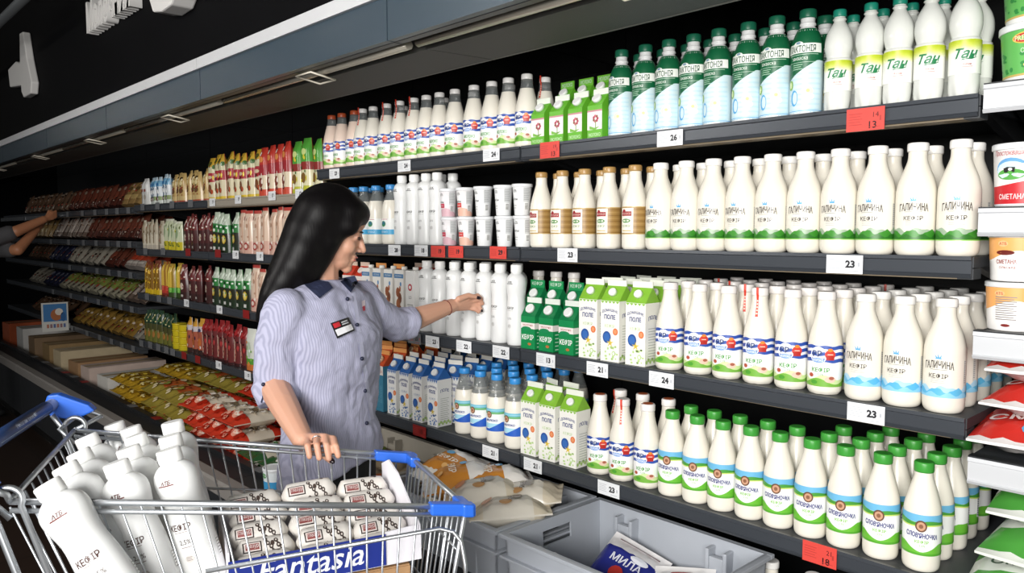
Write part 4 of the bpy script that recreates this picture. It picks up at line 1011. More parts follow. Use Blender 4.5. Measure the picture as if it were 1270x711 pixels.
k_maroon = pack('snack_pack', .075, .235, .05, [(0, .1, '#3a1c1c'), (.1, .7, '#6a2c2c'), (.7, 1, '#8a1c1e')], [('e', 0, .3, .4, .14, '#a8564a'), ('r', -.3, .1, .12, .6, '#c4a090'), ('e', 0, .8, .5, .07, '#a8282a')] + speck(9, ['#d8b8ac','#2c0c0c','#a83a3a'], 165), taper=.3, crump=.002)
k_wgreen = pack('snack_pack', .09, .235, .045, [(0, .15, '#c9733a'), (.15, .3, '#5a9a3a'), (.3, 1, '#d9dcd2')], [('e', 0, .5, .3, .2, '#b9c9b0')] + speck(9, ['#f4f4ee','#7ab04a','#d88a4a'], 175), taper=.1)
UA, UB, UC, UD = 'sausage case upper shelf', 'sausage case second shelf', 'sausage case third shelf', 'sausage case fourth shelf'
YP = YF + 0.055
fill(k_white, 176, 188, 2, MA, YP, 'pale grey snack pack', UA, 'pale packs in the sausage case')
fill(k_blue, 188, 214, 5, MA, YP, 'blue and white snack pack', UA, 'blue packs in the sausage case')
fill(k_tan, 214, 259, 7, MA, YP, 'tan snack pack', UA, 'tan packs in the sausage case')
fill(k_yel, 262, 326, 8, MA, YP, 'yellow and red snack pack', UA, 'yellow packs in the sausage case')
fill(k_red, 326, 364, 4, MA, YP, 'red and cream snack pack', UA, 'red packs in the sausage case')
fill(k_grn, 364, 401, 3, MA, YP, 'green and cream snack pack', UA, 'green packs in the sausage case')
fill(k_cream, 177, 203, 5, MBZ, YP, 'cream stick sausage pack', UB, 'cream packs in the sausage case')
fill(k_lemon, 203, 227, 4, MBZ, YP, 'lemon based stick pack', UB, 'lemon packs in the sausage case')
fill(k_dred, 229, 268, 6, MBZ, YP, 'dark red snack pack with pale oval', UB, 'dark red packs in the sausage case')
fill(k_dgrn, 268, 296, 4, MBZ, YP, 'dark green snack pack with yellow oval', UB, 'dark green packs in the sausage case')
fill(k_pink, 297, 400, 10, MBZ, YP, 'pinkish cream sausage pack', UB, 'pinkish packs in the sausage case')
fill(k_gold, 176, 200, 5, MC, YP, 'golden stick sausage pack', UC, 'golden packs in the sausage case')
fill(k_goldr, 200, 213, 2, MC, YP, 'golden pack with red patch', UC, 'golden packs with red patch')
fill(k_goldg, 213, 226, 2, MC, YP, 'golden pack with green patch', UC, 'golden packs with green patch')
fill(k_dred, 227, 265, 4, MC, YP, 'dark red snack pack with pale oval', UC, 'dark red packs in the sausage case')
fill(k_dgrn, 265, 314, 6, MC, YP, 'dark green snack pack with yellow oval', UC, 'dark green packs in the sausage case')
fill(k_pink, 314, 372, 5, MC, YP, 'pinkish cream sausage pack', UC, 'pinkish packs in the sausage case')
fill(k_dark, 175, 219, 7, MD, YP, 'dark green and brown pack', UD, 'dark packs in the sausage case')
fill(k_stick, 234, 254, 3, MD, YP, 'orange and white sausage pack', UD, 'orange and white packs in the sausage case')
fill(k_maroon, 254, 308, 8, MD, YP, 'maroon sausage stick pack', UD, 'maroon packs in the sausage case')
fill(k_wgreen, 308, 330, 2, MD, YP, 'white pack with green and orange foot', UD, 'white packs in the sausage case')
# squat yellow tins, stacked
m = MB(); m.lathe([(0, .040), (.002, .043), (.030, .043), (.033, .045), (.038, .045), (.040, .042)], mat('#cdb81e', 0.35), 20, bands=[mat('#cdb81e', 0.35), mat('#d9c52a', 0.35), mat('#bfa81a', 0.35), mat('#cdb81e', 0.35), mat('#d9c52a', 0.35)])
tin = Proto(m.build('snack_tub'))
for i, px in enumerate((223, 230.5)):
    for k in range(4):
        o = tin.put((solve_x(px, YP, MD + .08), YP, MD + 0.001 + k * 0.041)); tag(o, f'squat yellow tub, {ORD[k + 1]} from bottom in the {("left", "right")[i]} stack, fourth sausage shelf', 'tub', 'yellow tubs in the sausage case')
for i, px in enumerate((240, 250, 262)):
    o = tin.put((solve_x(px, YF + 0.2, MD + .2), YF + 0.2, MD + 0.001)); tag(o, f'squat yellow tub behind the stick packs, {ORD[i + 1]} from left', 'tub', 'yellow tubs in the sausage case')
# price tags of the sausage case
k = {}
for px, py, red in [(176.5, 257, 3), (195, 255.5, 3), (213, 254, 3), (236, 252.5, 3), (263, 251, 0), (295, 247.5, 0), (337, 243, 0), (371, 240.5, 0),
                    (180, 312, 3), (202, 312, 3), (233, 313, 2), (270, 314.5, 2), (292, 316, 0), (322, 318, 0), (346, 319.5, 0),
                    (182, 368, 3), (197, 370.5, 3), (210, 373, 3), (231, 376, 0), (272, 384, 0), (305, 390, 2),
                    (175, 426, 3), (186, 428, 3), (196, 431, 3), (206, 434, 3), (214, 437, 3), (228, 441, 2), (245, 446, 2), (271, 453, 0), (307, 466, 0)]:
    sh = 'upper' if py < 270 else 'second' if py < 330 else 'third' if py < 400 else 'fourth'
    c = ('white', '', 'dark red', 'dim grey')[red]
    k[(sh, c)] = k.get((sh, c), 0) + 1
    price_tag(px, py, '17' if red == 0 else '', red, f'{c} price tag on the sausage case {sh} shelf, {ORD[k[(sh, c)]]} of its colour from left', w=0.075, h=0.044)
# ------------------------------------------------------------------ the well of the cases: bags, boxes, crates
def lying(name, w, h, t, bands, shapes, crump=0.004, bumps=0): return pack(name, w, h, t, bands, shapes, top=.1, bot=.1, crump=crump, bumps=bumps, nu=14)
b_yellow = lying('snack_bag', .17, .27, .055, [(0, 1, '#b8922a')], [('r', -.8, -.6, .1, .9, '#d9b83a'), ('r', -.3, -.1, .1, .9, '#8a6a1c'), ('r', .2, .4, .1, .9, '#dcc04a'), ('r', .6, .75, .1, .9, '#7a5a1c')] + speck(26, ['#e8cc4a', '#5a3c14', '#f0e0a0', '#8a6a1c'], 3), .008)
b_orange = lying('snack_bag', .205, .30, .07, [(0, .3, '#9a8a3c'), (.3, .75, '#b4582c'), (.75, 1, '#a89a4a')], [('e', -.3, .5, .3, .14, '#c9783c'), ('e', .35, .35, .3, .1, '#8f9a44'), ('e', .3, .7, .3, .06, '#e0c9a0')] + speck(30, ['#d8904a', '#5a5a24', '#e8d8b0', '#a83c20', '#7a8a3c'], 4), .006)
b_redwhite = lying('sausage_bag', .225, .30, .075, [(0, .28, '#d2402a'), (.28, .75, '#dcd0bd'), (.75, 1, '#cf3a26')], [('e', 0, .5, .35, .06, '#6a5a44'), ('r', -.8, .8, .40, .42, '#c9b89c'), ('r', -.8, .8, .60, .62, '#c9b89c'), ('e', -.5, .16, .1, .05, '#eaa08c'), ('e', .3, .2, .12, .03, '#e88a74')] + speck(16, ['#f0a890', '#a82414', '#f4e4d4'], 5, v=(.02, .28)) + speck(8, ['#b8a890', '#f4ece0', '#5a4a3a'], 6, v=(.32, .72)), .006, 3)
b_greenwhite = lying('sausage_bag', .22, .30, .055, [(0, .22, '#2f5c34'), (.22, .8, '#d3cbb8'), (.8, 1, '#2c5632')], [('e', .1, .5, .4, .08, '#a86a4c'), ('r', -.7, .7, .33, .35, '#b0a58c')] + speck(14, ['#f0ece0', '#8a7a64', '#4a7a4c'], 7), .005, 3)
b_brown = lying('sausage_bag', .20, .28, .06, [(0, 1, '#5c3a28')], [('e', -.4, .3, .2, .08, '#8a5a3a'), ('e', .3, .5, .2, .08, '#c9a88a'), ('e', -.2, .75, .25, .06, '#3a2418'), ('e', .5, .2, .15, .06, '#b08a6a')] + speck(26, ['#a87a5a', '#2c1a10', '#d8b898', '#7a4a30'], 8), .01)
ZW = 0.406
def well(proto, xs, rows, layers, desc, group, t, h, y0=1.495, w=.2, cat='bag'):
    for L in range(layers):
        for r in range(rows):
            for i, X in enumerate(xs):
                o = proto.put((X + rnd(-.006, .006) - 0.006, y0 + r * (h + 0.012) + rnd(0, .01), ZW + t * (L + 0.5) * 1.06 + 0.012 * L * r), (-PI / 2 + R(rnd(-1, 1)), 0, R(rnd(-3, 3))))
                lay = 'top layer' if L == layers - 1 else ('lowest layer' if L == 0 else f'{ORD[L + 1]} layer up')
                tag(o, f'{desc}, {lay}, {("front", "back", "rear")[r]} row, {ORD[i + 1]} from left', cat, group)
well(b_yellow, [-5.34, -5.155, -4.97], 2, 3, 'yellow snack bag in well', 'yellow bags in the case well', .071, .27)
well(b_orange, [-4.76, -4.545, -4.33], 2, 3, 'orange and green snack bag in well', 'orange bags in the case well', .078, .30)
well(b_redwhite, [-4.09, -3.86, -3.63], 2, 3, 'red and white sausage bag in well', 'red and white bags in the case well', .084, .30)
well(b_greenwhite, [-3.40, -3.175], 2, 2, 'green ended sausage bag in well', 'green ended bags in the case well', .065, .30)
well(b_brown, [-2.965], 1, 2, 'brown sausage bag in well', 'brown bags in the case well', .08, .28)

def cardboard_box(name, w, d, h, col, content=None, lip=None, flap=True):
    root = empty(name); c = mat(col, 0.7, noise=0.12, nscale=15); t = 0.004
    m = MB(); m.box(-w / 2, w / 2, -d / 2, d / 2, 0, t, c)
    m.box(-w / 2, w / 2, -d / 2, -d / 2 + t, t, h * (0.62 if lip else 1), c); m.box(-w / 2, w / 2, d / 2 - t, d / 2, t, h, c)
    m.box(-w / 2, -w / 2 + t, -d / 2 + t, d / 2 - t, t, h, c); m.box(w / 2 - t, w / 2, -d / 2 + t, d / 2 - t, t, h, c)
    m.build('box_walls', root)
    if not content:
        m = MB(); m.box(-w / 2 + 0.001, -0.001, -d / 2 + 0.001, d / 2 - 0.001, h + 0.0005, h + 0.004, c); m.box(0.001, w / 2 - 0.001, -d / 2 + 0.001, d / 2 - 0.001, h + 0.0005, h + 0.004, c)
        m.build('lid_flap', root)
        m = MB(); m.box(-0.02, 0.02, -d / 2, d / 2, h + 0.0042, h + 0.005, mat('#a58f6a', 0.3)); m.build('tape', root)
    return root
box_specs = [(-5.76, 0.22, 0.50, 0.15, '#d8d4cc', 'white cardboard box nearest the yellow bags in the dim well'),
             (-6.12, 0.2, 0.53, 0.17, '#c9b4a8', 'pale pinkish cardboard box second from the yellow bags'),
             (-6.50, 0.24, 0.50, 0.16, '#a8825c', 'low brown cardboard box third from the yellow bags'),
             (-6.90, 0.22, 0.53, 0.2, '#c4b290', 'taller tan cardboard box fourth from the yellow bags'),
             (-7.32, 0.25, 0.50, 0.205, '#94784f', 'brown cardboard box fifth from the yellow bags'),
             (-7.76, 0.24, 0.53, 0.22, '#7d6448', 'dull brown cardboard box sixth from the yellow bags'),
             (-8.30, 0.28, 0.50, 0.25, '#ccc9c4', 'whitish cardboard box seventh from the yellow bags'),
             (-8.85, 0.26, 0.53, 0.25, '#b8572c', 'orange cardboard box at the far left end')]
for x, w, d, h, c, lab in box_specs:
    o = cardboard_box('cardboard_box', w, d, h, c); o.location = (x, 1.79, ZW); o.rotation_euler.z = R(rnd(-3, 3))
    tag(o, lab, 'box', 'cardboard boxes in the dim well')

# dim far shelves: pack colours darkened to carry the weak light
fp = {}
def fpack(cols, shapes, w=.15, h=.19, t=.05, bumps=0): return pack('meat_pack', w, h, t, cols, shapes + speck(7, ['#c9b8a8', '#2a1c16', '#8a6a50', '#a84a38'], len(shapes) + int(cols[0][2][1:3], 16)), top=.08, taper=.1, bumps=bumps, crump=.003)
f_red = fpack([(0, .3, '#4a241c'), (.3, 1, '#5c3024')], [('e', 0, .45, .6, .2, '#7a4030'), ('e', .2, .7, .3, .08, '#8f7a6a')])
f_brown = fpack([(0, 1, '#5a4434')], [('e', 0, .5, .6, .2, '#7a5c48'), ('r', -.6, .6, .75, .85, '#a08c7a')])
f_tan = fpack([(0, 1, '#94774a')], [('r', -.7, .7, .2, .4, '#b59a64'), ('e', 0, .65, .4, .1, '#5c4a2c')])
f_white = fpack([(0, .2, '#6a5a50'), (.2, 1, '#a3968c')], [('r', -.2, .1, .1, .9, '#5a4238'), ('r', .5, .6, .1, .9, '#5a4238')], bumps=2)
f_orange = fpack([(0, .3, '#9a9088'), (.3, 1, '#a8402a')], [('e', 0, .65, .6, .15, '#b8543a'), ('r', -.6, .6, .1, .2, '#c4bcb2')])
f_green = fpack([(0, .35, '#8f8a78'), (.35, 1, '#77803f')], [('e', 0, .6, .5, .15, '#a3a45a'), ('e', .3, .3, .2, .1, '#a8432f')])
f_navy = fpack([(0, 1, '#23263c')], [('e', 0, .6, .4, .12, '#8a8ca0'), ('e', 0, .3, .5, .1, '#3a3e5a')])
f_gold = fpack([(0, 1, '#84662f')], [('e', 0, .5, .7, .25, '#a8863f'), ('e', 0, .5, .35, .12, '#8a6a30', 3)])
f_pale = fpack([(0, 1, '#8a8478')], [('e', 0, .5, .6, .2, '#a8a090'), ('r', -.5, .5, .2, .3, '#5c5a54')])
FS = ['far case top shelf', 'far case second shelf', 'far case third shelf', 'far case fourth shelf', 'far case lowest shelf']
def far_fill(k, proto, xa, xb, n, desc, lean=-0.45):
    for i in range(n):
        X = xa + (xb - xa) * (i + 0.5) / n
        for d_ in (0, 1):
            o = proto.put((X + rnd(-.01, .01), YF + 0.065 + 0.13 * d_, FAR[k] + 0.006 + .027 * abs(math.sin(lean - .1))), (lean + rnd(-.1, .1), 0, rnd(-.15, .15)))
            tag(o, f'{desc} on the {FS[k]}, {("front", "back")[d_]} row, {ORD[i + 1]} from left', 'meat pack', f'{desc}s on the {FS[k]}')
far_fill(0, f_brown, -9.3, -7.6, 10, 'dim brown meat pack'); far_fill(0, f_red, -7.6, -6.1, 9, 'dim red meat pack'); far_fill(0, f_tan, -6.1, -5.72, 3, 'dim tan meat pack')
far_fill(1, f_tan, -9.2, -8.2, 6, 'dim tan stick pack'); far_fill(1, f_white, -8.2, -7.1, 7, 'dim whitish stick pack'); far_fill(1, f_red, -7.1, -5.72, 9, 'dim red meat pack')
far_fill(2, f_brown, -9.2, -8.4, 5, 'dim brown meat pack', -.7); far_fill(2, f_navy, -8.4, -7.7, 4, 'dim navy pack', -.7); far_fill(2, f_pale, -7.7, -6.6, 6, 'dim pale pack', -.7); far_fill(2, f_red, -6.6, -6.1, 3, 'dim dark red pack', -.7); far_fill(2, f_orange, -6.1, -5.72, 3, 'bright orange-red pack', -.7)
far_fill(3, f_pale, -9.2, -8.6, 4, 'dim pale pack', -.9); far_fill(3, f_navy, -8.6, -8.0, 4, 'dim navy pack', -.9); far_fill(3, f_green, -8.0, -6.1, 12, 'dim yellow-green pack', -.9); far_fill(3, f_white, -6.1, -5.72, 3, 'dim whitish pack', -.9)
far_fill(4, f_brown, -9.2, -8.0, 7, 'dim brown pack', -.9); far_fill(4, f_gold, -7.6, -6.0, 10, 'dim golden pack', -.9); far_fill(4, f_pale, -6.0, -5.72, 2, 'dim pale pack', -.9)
n = {}
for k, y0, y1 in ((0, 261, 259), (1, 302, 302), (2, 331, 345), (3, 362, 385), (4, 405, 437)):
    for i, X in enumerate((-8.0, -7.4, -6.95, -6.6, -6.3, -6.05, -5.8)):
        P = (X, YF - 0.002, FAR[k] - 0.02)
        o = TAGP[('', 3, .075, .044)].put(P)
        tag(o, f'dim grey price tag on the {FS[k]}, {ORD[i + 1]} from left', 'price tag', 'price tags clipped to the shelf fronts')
# flag sign
r_ = empty('promo_sign', (-7.45, 1.745, 0.70)); tag(r_, 'small upright promo board with blue picture sticking out of dim shelf', 'sign')
m = MB(); m.box(-.006, .006, -.20, .0, 0, .245, mat('#c9c8c2', 0.5)); m.build('board', r_)
d = Decal(lambda u, v, off: (0.0065 + off, u, v)); d.rect(-.188, -.012, .085, .233, '#3f74a8', 1); d.ell(-.09, .14, .045, .05, '#a8663f', 2); d.ell(-.07, .165, .03, .03, '#d9cfc4', 3); d.ell(-.04, .12, .02, .04, '#2f5f94', 3)
for kx in range(6): d.rect(-.165 + kx * .025, -.148 + kx * .025, .03, .062, ('#b0705a', '#8a6a70', '#5a6a94')[kx % 3], 1)
d.build('picture', r_)
m = MB(); m.box(-.005, .005, -.004, .012, .02, .06, mat('#777777', 0.4)); m.build('clip', r_)
m = MB(); xa, xb = at_y(2, 268, 1.70).x, at_y(60, 264, 1.70).x
m.box(xa, xb, 1.69, 1.72, 1.655, 1.69, mat('#b9bcc0', 0.25, 0.8)); m.box(xb - 0.9, xb - 0.85, 1.685, 1.6899, 1.65, 1.695, mat('#3a3c40', 0.4)); m.box(xa, xb, 1.72, 1.755, 1.66, 1.67, mat('#55585c', 0.4, .5))
tag(m.build('shelf_rail'), 'bright metal rail along the far shelf above the reaching arms', 'rail')

# ------------------------------------------------------------------ plastic crates
def crate(col, w=.585, d=.415, h=.283):
    root = empty('plastic_crate'); c = mat(col, 0.42, noise=0.05, nscale=8)
    m = MB(); t = .006; tp = .018
    def wall(side, z0, z1, u0=-1, u1=1):
        # slightly tapered walls
        def pt(u, z, o):
            s = tp * (1 - z / h)
            if side in 'fb':
                yy = (d / 2 - s - o) * (-1 if side == 'f' else 1); return ((w / 2 - s) * u, yy, z)
            xx = (w / 2 - s - o) * (-1 if side == 'l' else 1); return (xx, (d / 2 - s) * u, z)
        vs = [pt(u, z, o) for o in (0, t) for z in (z0, z1) for u in (u0, u1)]
        m.add(vs, [(0, 1, 3, 2), (4, 6, 7, 5), (0, 2, 6, 4), (1, 5, 7, 3), (2, 3, 7, 6), (0, 4, 5, 1)], c)
    m.box(-w / 2 + tp, w / 2 - tp, -d / 2 + tp, d / 2 - tp, 0, t, c)
    wall('f', 0, h); wall('b', 0, h)
    for s_ in 'lr':
        wall(s_, 0, h * .72); wall(s_, h * .72, h * .88, -1, -.3); wall(s_, h * .72, h * .88, .3, 1); wall(s_, h * .88, h)
    m.build('crate_walls', root)
    m = MB(); e = .014
    for z0, z1, ee in ((h - .012, h, e), (h - .072, h - .064, e * .9)):
        m.box(-w / 2 - ee, w / 2 + ee, -d / 2 - ee, -d / 2 + .004, z0, z1, c); m.box(-w / 2 - ee, w / 2 + ee, d / 2 - .004, d / 2 + ee, z0, z1, c)
        m.box(-w / 2 - ee, -w / 2 + .004, -d / 2 + .004, d / 2 - .004, z0, z1, c); m.box(w / 2 - .004, w / 2 + ee, -d / 2 + .004, d / 2 - .004, z0, z1, c)
    m.build('rim', root, bevel=.002)
    for sx in (-1, 1):
        for sy in (-1, 1):
            m = MB(); x = sx * (w / 2 - .13); y = sy * (d / 2 - .026)
            m.box(x - .034, x - .022, y - .02, y + .02, t, h * .93, c); m.box(x + .022, x + .034, y - .02, y + .02, t, h * .93, c); m.box(x - .022, x + .022, y - .018 * (sy > 0), y + .018 * (sy < 0) , t, h * .86, c)
            m.build('corner_rib', root, bevel=.003)
    return root
CR = crate('#adb2ba'); CR.location = (-1.295, 1.668, ZW); tag(CR, 'grey-white plastic crate with milk bags, in front of green-capped bottles', 'crate', 'plastic crates in the case well')
c2 = dup(CR, (-1.918, 1.668, ZW)); tag(c2, 'grey plastic crate filled with orange and white bags', 'crate', 'plastic crates in the case well')
c3 = crate('#a8a296'); c3.location = (-2.545, 1.668, ZW); tag(c3, 'beige-grey plastic crate behind the cart, holding small bags', 'crate', 'plastic crates in the case well')

def soft_bag(name, w, h, t, bands, shapes): return pack(name, w, h, t, bands, shapes, top=.13, bot=.13, crump=.004, nu=14, nv=18)
m_navy = soft_bag('milk_bag', .19, .25, .085, [(0, .16, '#e3e3e6'), (.16, .80, '#2a3184'), (.80, 1, '#e6e4e4')], [('e', -.1, .45, .22, .09, '#c23a34'), ('t', 'МИЛА', .0, .62, .10, '#e6e8f4', .6), ('e', .3, .72, .3, .05, '#e9ebf4'), ('r', -.7, .7, .90, .925, '#7a3a3c'), ('r', -.7, .7, .06, .085, '#7a3a3c'), ('e', -.4, .3, .08, .02, '#8a90c4')])
m_blue = soft_bag('milk_bag', .17, .23, .08, [(0, .14, '#e6e6e6'), (.14, .75, '#2f86c4'), (.75, 1, '#e9e7e6')], [('t', 'МОЛОКО', .0, .5, .10, '#eaf3fa', .8), ('e', 0, .86, .4, .03, '#b0504a'), ('r', -.9, .9, .28, .33, '#bcdcf0')])
m_orange = soft_bag('milk_bag', .16, .25, .095, [(0, .14, '#dfdad2'), (.14, .62, '#c98636'), (.62, 1, '#e8e4de')], [('t', 'КЕФІР', .0, .42, .11, '#f6ead6', .7), ('e', -.2, .58, .22, .05, '#5a9fc9'), ('r', -.5, .5, .92, .945, '#8a5a4a'), ('e', .4, .25, .15, .04, '#e0b070')])
m_cream = soft_bag('milk_bag', .13, .25, .085, [(0, .18, '#d8cdb8'), (.18, .8, '#d9d3c6'), (.8, 1, '#cfc4ae')], [('e', -.1, .22, .4, .07, '#dd9a78'), ('e', -.1, .6, .4, .06, '#8a8276'), ('t', 'хліб', .1, .52, .07, '#5a4a40', .5), ('e', .5, .45, .2, .08, '#b58a5a')])
m_veg = soft_bag('snack_bag', .155, .175, .06, [(0, 1, '#9a8a72')], [('e', -.3, .4, .35, .15, '#b8653a'), ('e', .3, .6, .3, .12, '#6a7a3c'), ('e', 0, .8, .4, .06, '#c9b8a0')])
m_yel = soft_bag('milk_bag', .17, .22, .06, [(0, .3, '#dcdcd6'), (.3, 1, '#cfd6dc')], [('e', 0, .5, .4, .1, '#4f86b8')])
cx, cy = -1.295, 1.668
def bag(p, loc, rot, lab, g, cat='bag'):
    o = p.put(loc, tuple(R(a) for a in rot)); tag(o, lab, cat, g)
G1 = 'milk bags in the right crate'
for i, x in enumerate((-.17, .02, .2)): bag(m_yel, (cx + x - .02, cy - .15, ZW + .045), (-88, 0, rnd(-4, 4)), f'white and blue bag lying deep in the right crate, {ORD[i + 1]} from left', G1)
bag(m_navy, (-1.355, 1.59, ZW + .085), (-58, 16, 10), 'navy milk bag with white ends, leaning left in the right crate', G1)
bag(m_navy, (-1.31, 1.51, ZW + .09), (-72, -4, -18), 'navy milk bag lying at the front of the right crate', G1)
bag(m_blue, (-1.165, 1.58, ZW + .085), (-66, 6, -12), 'bright blue milk bag right of the navy ones', G1)
bag(m_blue, (-1.12, 1.64, ZW + .06), (-52, -6, 24), 'bright blue milk bag propped in the back right corner', G1)
G2 = 'bags in the middle crate'
cx2 = -1.918
for L in range(3):
    for i, x in enumerate((-.18, .0, .18)): bag(m_cream, (cx2 + x, cy - .145, ZW + .05 + .078 * L), (-90, 0, rnd(-2, 2)), f'cream bag inside the grey crate, layer {NUM[L + 1]} from bottom, {ORD[i + 1]} from left', G2)
ZB = ZW + .29
bag(m_orange, (-2.03, 1.50, ZB + .005), (-80, 0, -34), 'orange and white bag on the left front of the crate heap', G2)
bag(m_orange, (-2.10, 1.56, ZB + .0), (-84, 6, 8), 'orange and white bag at the back left of the crate heap', G2)
bag(m_orange, (-1.95, 1.58, ZB + .012), (-85, -4, -36), 'orange and white bag crossing the top of the crate heap', G2)
bag(m_orange, (-1.80, 1.60, ZB - .035), (-84, 8, 26), 'orange and white bag standing at the back right of the heap', G2)
bag(m_cream, (-1.90, 1.485, ZB + .005), (-84, 0, -36), 'cream bag with peach picture at the front of the heap', G2)
bag(m_cream, (-1.775, 1.485, ZB - .015), (-86, -6, -40), 'cream bag with peach picture at the front right corner', G2)
bag(m_cream, (-1.83, 1.60, ZB - .015), (-80, 6, -50), 'cream and grey bag near the right wall of the crate heap', G2)
G3 = 'small bags in the beige crate'
for L in range(3):
    for i, x in enumerate((-.17, .0, .17)):
        for r in range(2): bag(m_veg, (-2.545 + x, cy - .18 + .182 * r, ZW + .05 + .078 * L), (-90, 0, rnd(-3, 3)), f'small mixed bag in the beige crate, layer {NUM[L + 1]}, {("front", "back")[r]} row, {ORD[i + 1]} from left', G3)

# ------------------------------------------------------------------ bags on the white right-hand shelves
s_red = pack('sour_cream_bag', .33, .24, .07, [(0, .07, '#e9e6e4'), (.07, .93, '#cc2f26'), (.93, 1, '#ebe8e6')], [('t', 'СМЕТАНА', -.1, .36, .17, '#f3e6e2', .75), ('e', -.3, .17, .16, .07, '#5aa3d0'), ('t', '21', -.3, .17, .06, '#f0f6fa', .2), ('e', -.1, .8, .5, .01, '#e08a80')], top=.1, bot=.12, crump=.004, nu=16, nv=14, back='#e6e2df')
s_grn = pack('sour_cream_bag', .33, .25, .085, [(0, .1, '#e3e6de'), (.1, .36, '#4c9a3f'), (.36, .66, '#e8ebe4'), (.66, .9, '#4a963c'), (.9, 1, '#e3e6de')], [('t', 'СМЕТАНА', -.2, .50, .12, '#2f4a34', .65), ('e', .1, .22, .14, .07, '#e6dcc4'), ('e', .1, .22, .08, .035, '#b0603a', 3), ('e', 0, .78, .12, .05, '#e6dcc4'), ('r', -.3, .3, .60, .62, '#b0504a')], top=.1, bot=.12, crump=.004, nu=16, nv=14, back='#e2e4de')
for i in range(3):
    bag(s_red, (-.337 + .010 * i, 1.755 + .015 * i, RD + .042 + .072 * i), (-85, 0, (4, -3, 5, -2)[i]), f'red and white sour cream bag, {("bottom", "middle", "topmost")[i]} of the stack at right', 'red sour cream bags')
for i in range(3):
    bag(s_grn, (-.345 + .015 * i, 1.765 + .03 * i, RE + .050 + .088 * i), (-82, 0, (4, -4, 3)[i]), f'green and white sour cream bag, {("bottom", "middle", "topmost")[i]} of the stack at lower right', 'green sour cream bags')

# paper tags lying along the ledge of the well
for i, (px, py, c) in enumerate([(35, 443, 3), (47, 450, 3), (58, 458, 3), (69, 463, 2), (78, 468.5, 3), (90, 475, 2), (144, 506, 3), (171, 522, 2), (289, 590, 3)]):
    P = at_z(px, py, .5165)
    o = TAGP[('', c, .075, .044)].put((P.x, min(max(P.y, 1.458), 1.462), .5165), (-PI / 2, 0, rnd(-.06, .06)))
    tag(o, f'{"dark red" if c == 2 else "grey"} paper tag lying flat on the well ledge, {ORD[i + 1]} from the far left end', 'price tag', 'paper tags lying on the well ledge')
# ------------------------------------------------------------------ shopping cart
STEEL = mat('#c3c7cb', 0.4, 0.9, name='zinc_wire')
BLUE = mat('#2a66d0', 0.38, name='blue_plastic', coat=0.2)
NAVY = mat('#26406f', 0.35, name='handle_sleeve')
CA, CB_, CC, CD = at_z(578, 629, 1.0), at_z(508, 566, 1.0), at_z(12, 622, 1.10), at_z(92, 534, 1.10)
cart_c = (CA + CB_ + CC + CD) / 4
cart = empty('shopping_cart', (cart_c.x, cart_c.y, 0)); tag(cart, 'steel wire shopping cart with blue corners, loaded with bottles and a box', 'shopping cart')
off = Vector((cart_c.x, cart_c.y, 0))
def cpart(m, name, parent=cart, **k):
    m.v = [tuple(Vector(v) - off) for v in m.v]; return m.build(name, parent, **k)
fwd_n, fwd_f = (CA - CC), (CB_ - CD)
side_in = ((CD - CC) + (CB_ - CA)).normalized()
side_in.z = 0
ZBOT = 0.62
def bottom(P, kind):   # matching corner of the basket floor
    inw = side_in * (0.045 if kind[1] == 'n' else -0.045)
    ax = (fwd_n.normalized() + fwd_f.normalized()) / 2
    return Vector((P.x, P.y, 0)) + Vector((inw.x, inw.y, 0)) + Vector((ax.x, ax.y, 0)) * (0.17 if kind[0] == 'r' else -0.05) + Vector((0, 0, ZBOT + (0.02 if kind[0] == 'f' else 0)))
BA, BB, BC, BD = bottom(CA, 'fn'), bottom(CB_, 'ff'), bottom(CC, 'rn'), bottom(CD, 'rf')
lerp = lambda a, b, t: a + (b - a) * t
m = MB(); w_ = 0.0021
dz = Vector((0, 0, 0.016))
m.tube([CC, CA], .0062, STEEL); m.tube([CC - dz, CA - dz], .0048, STEEL); m.tube([CD, CB_], .0055, STEEL); m.tube([CD - dz * .8, CB_ - dz * .8], .0042, STEEL)
m.tube([CA, CB_], .0055, STEEL); m.tube([CC, CD], .0050, STEEL)
for k in range(1, 24):
    t = k / 24; a, b = lerp(CC, CA, t), lerp(BC, BA, t); m.tube([a, b], w_, STEEL, 6)
    a, b = lerp(CD, CB_, t), lerp(BD, BB, t); m.tube([a, b], w_, STEEL, 6)
for k in range(1, 13):
    t = k / 13; m.tube([lerp(CA, CB_, t), lerp(BA, BB, t)], w_, STEEL, 6)
for k in range(1, 9):
    t = k / 9; m.tube([lerp(BC, BD, t), lerp(BA, BB, t)], w_, STEEL, 6)
for k in range(0, 10):
    t = k / 9; m.tube([lerp(BC, BA, t), lerp(BD, BB, t)], w_ * 1.2, STEEL, 6)
for q in (0.26, 0.62):
    for a, b, c_, d_ in ((CD, BD, CB_, BB), (CA, BA, CB_, BB)):
        m.tube([lerp(a, b, q), lerp(c_, d_, q)], w_ * 1.3, STEEL, 6)
m.tube([lerp(CC, BC, .62), lerp(CA, BA, .62)], w_ * 1.3, STEEL, 6)
# sloping side rod that turns down at the front
out_ = -side_in * 0.006
p0, p1 = at_d(255, 709, lerp(CC, CA, .45).length * 0 + 1.34), at_d(545, 656, 1.50)
m.tube([p0, p1, at_d(562, 660, 1.50), at_d(572, 672, 1.50), at_d(577, 700, 1.49), at_d(579, 740, 1.49)], .0042, STEEL)
for a, b in ((CA, BA), (CB_, BB), (BA, BB), (BC, BA), (BD, BB), (BC, BD)): m.tube([a, b], .0045, STEEL)
cpart(m, 'basket')
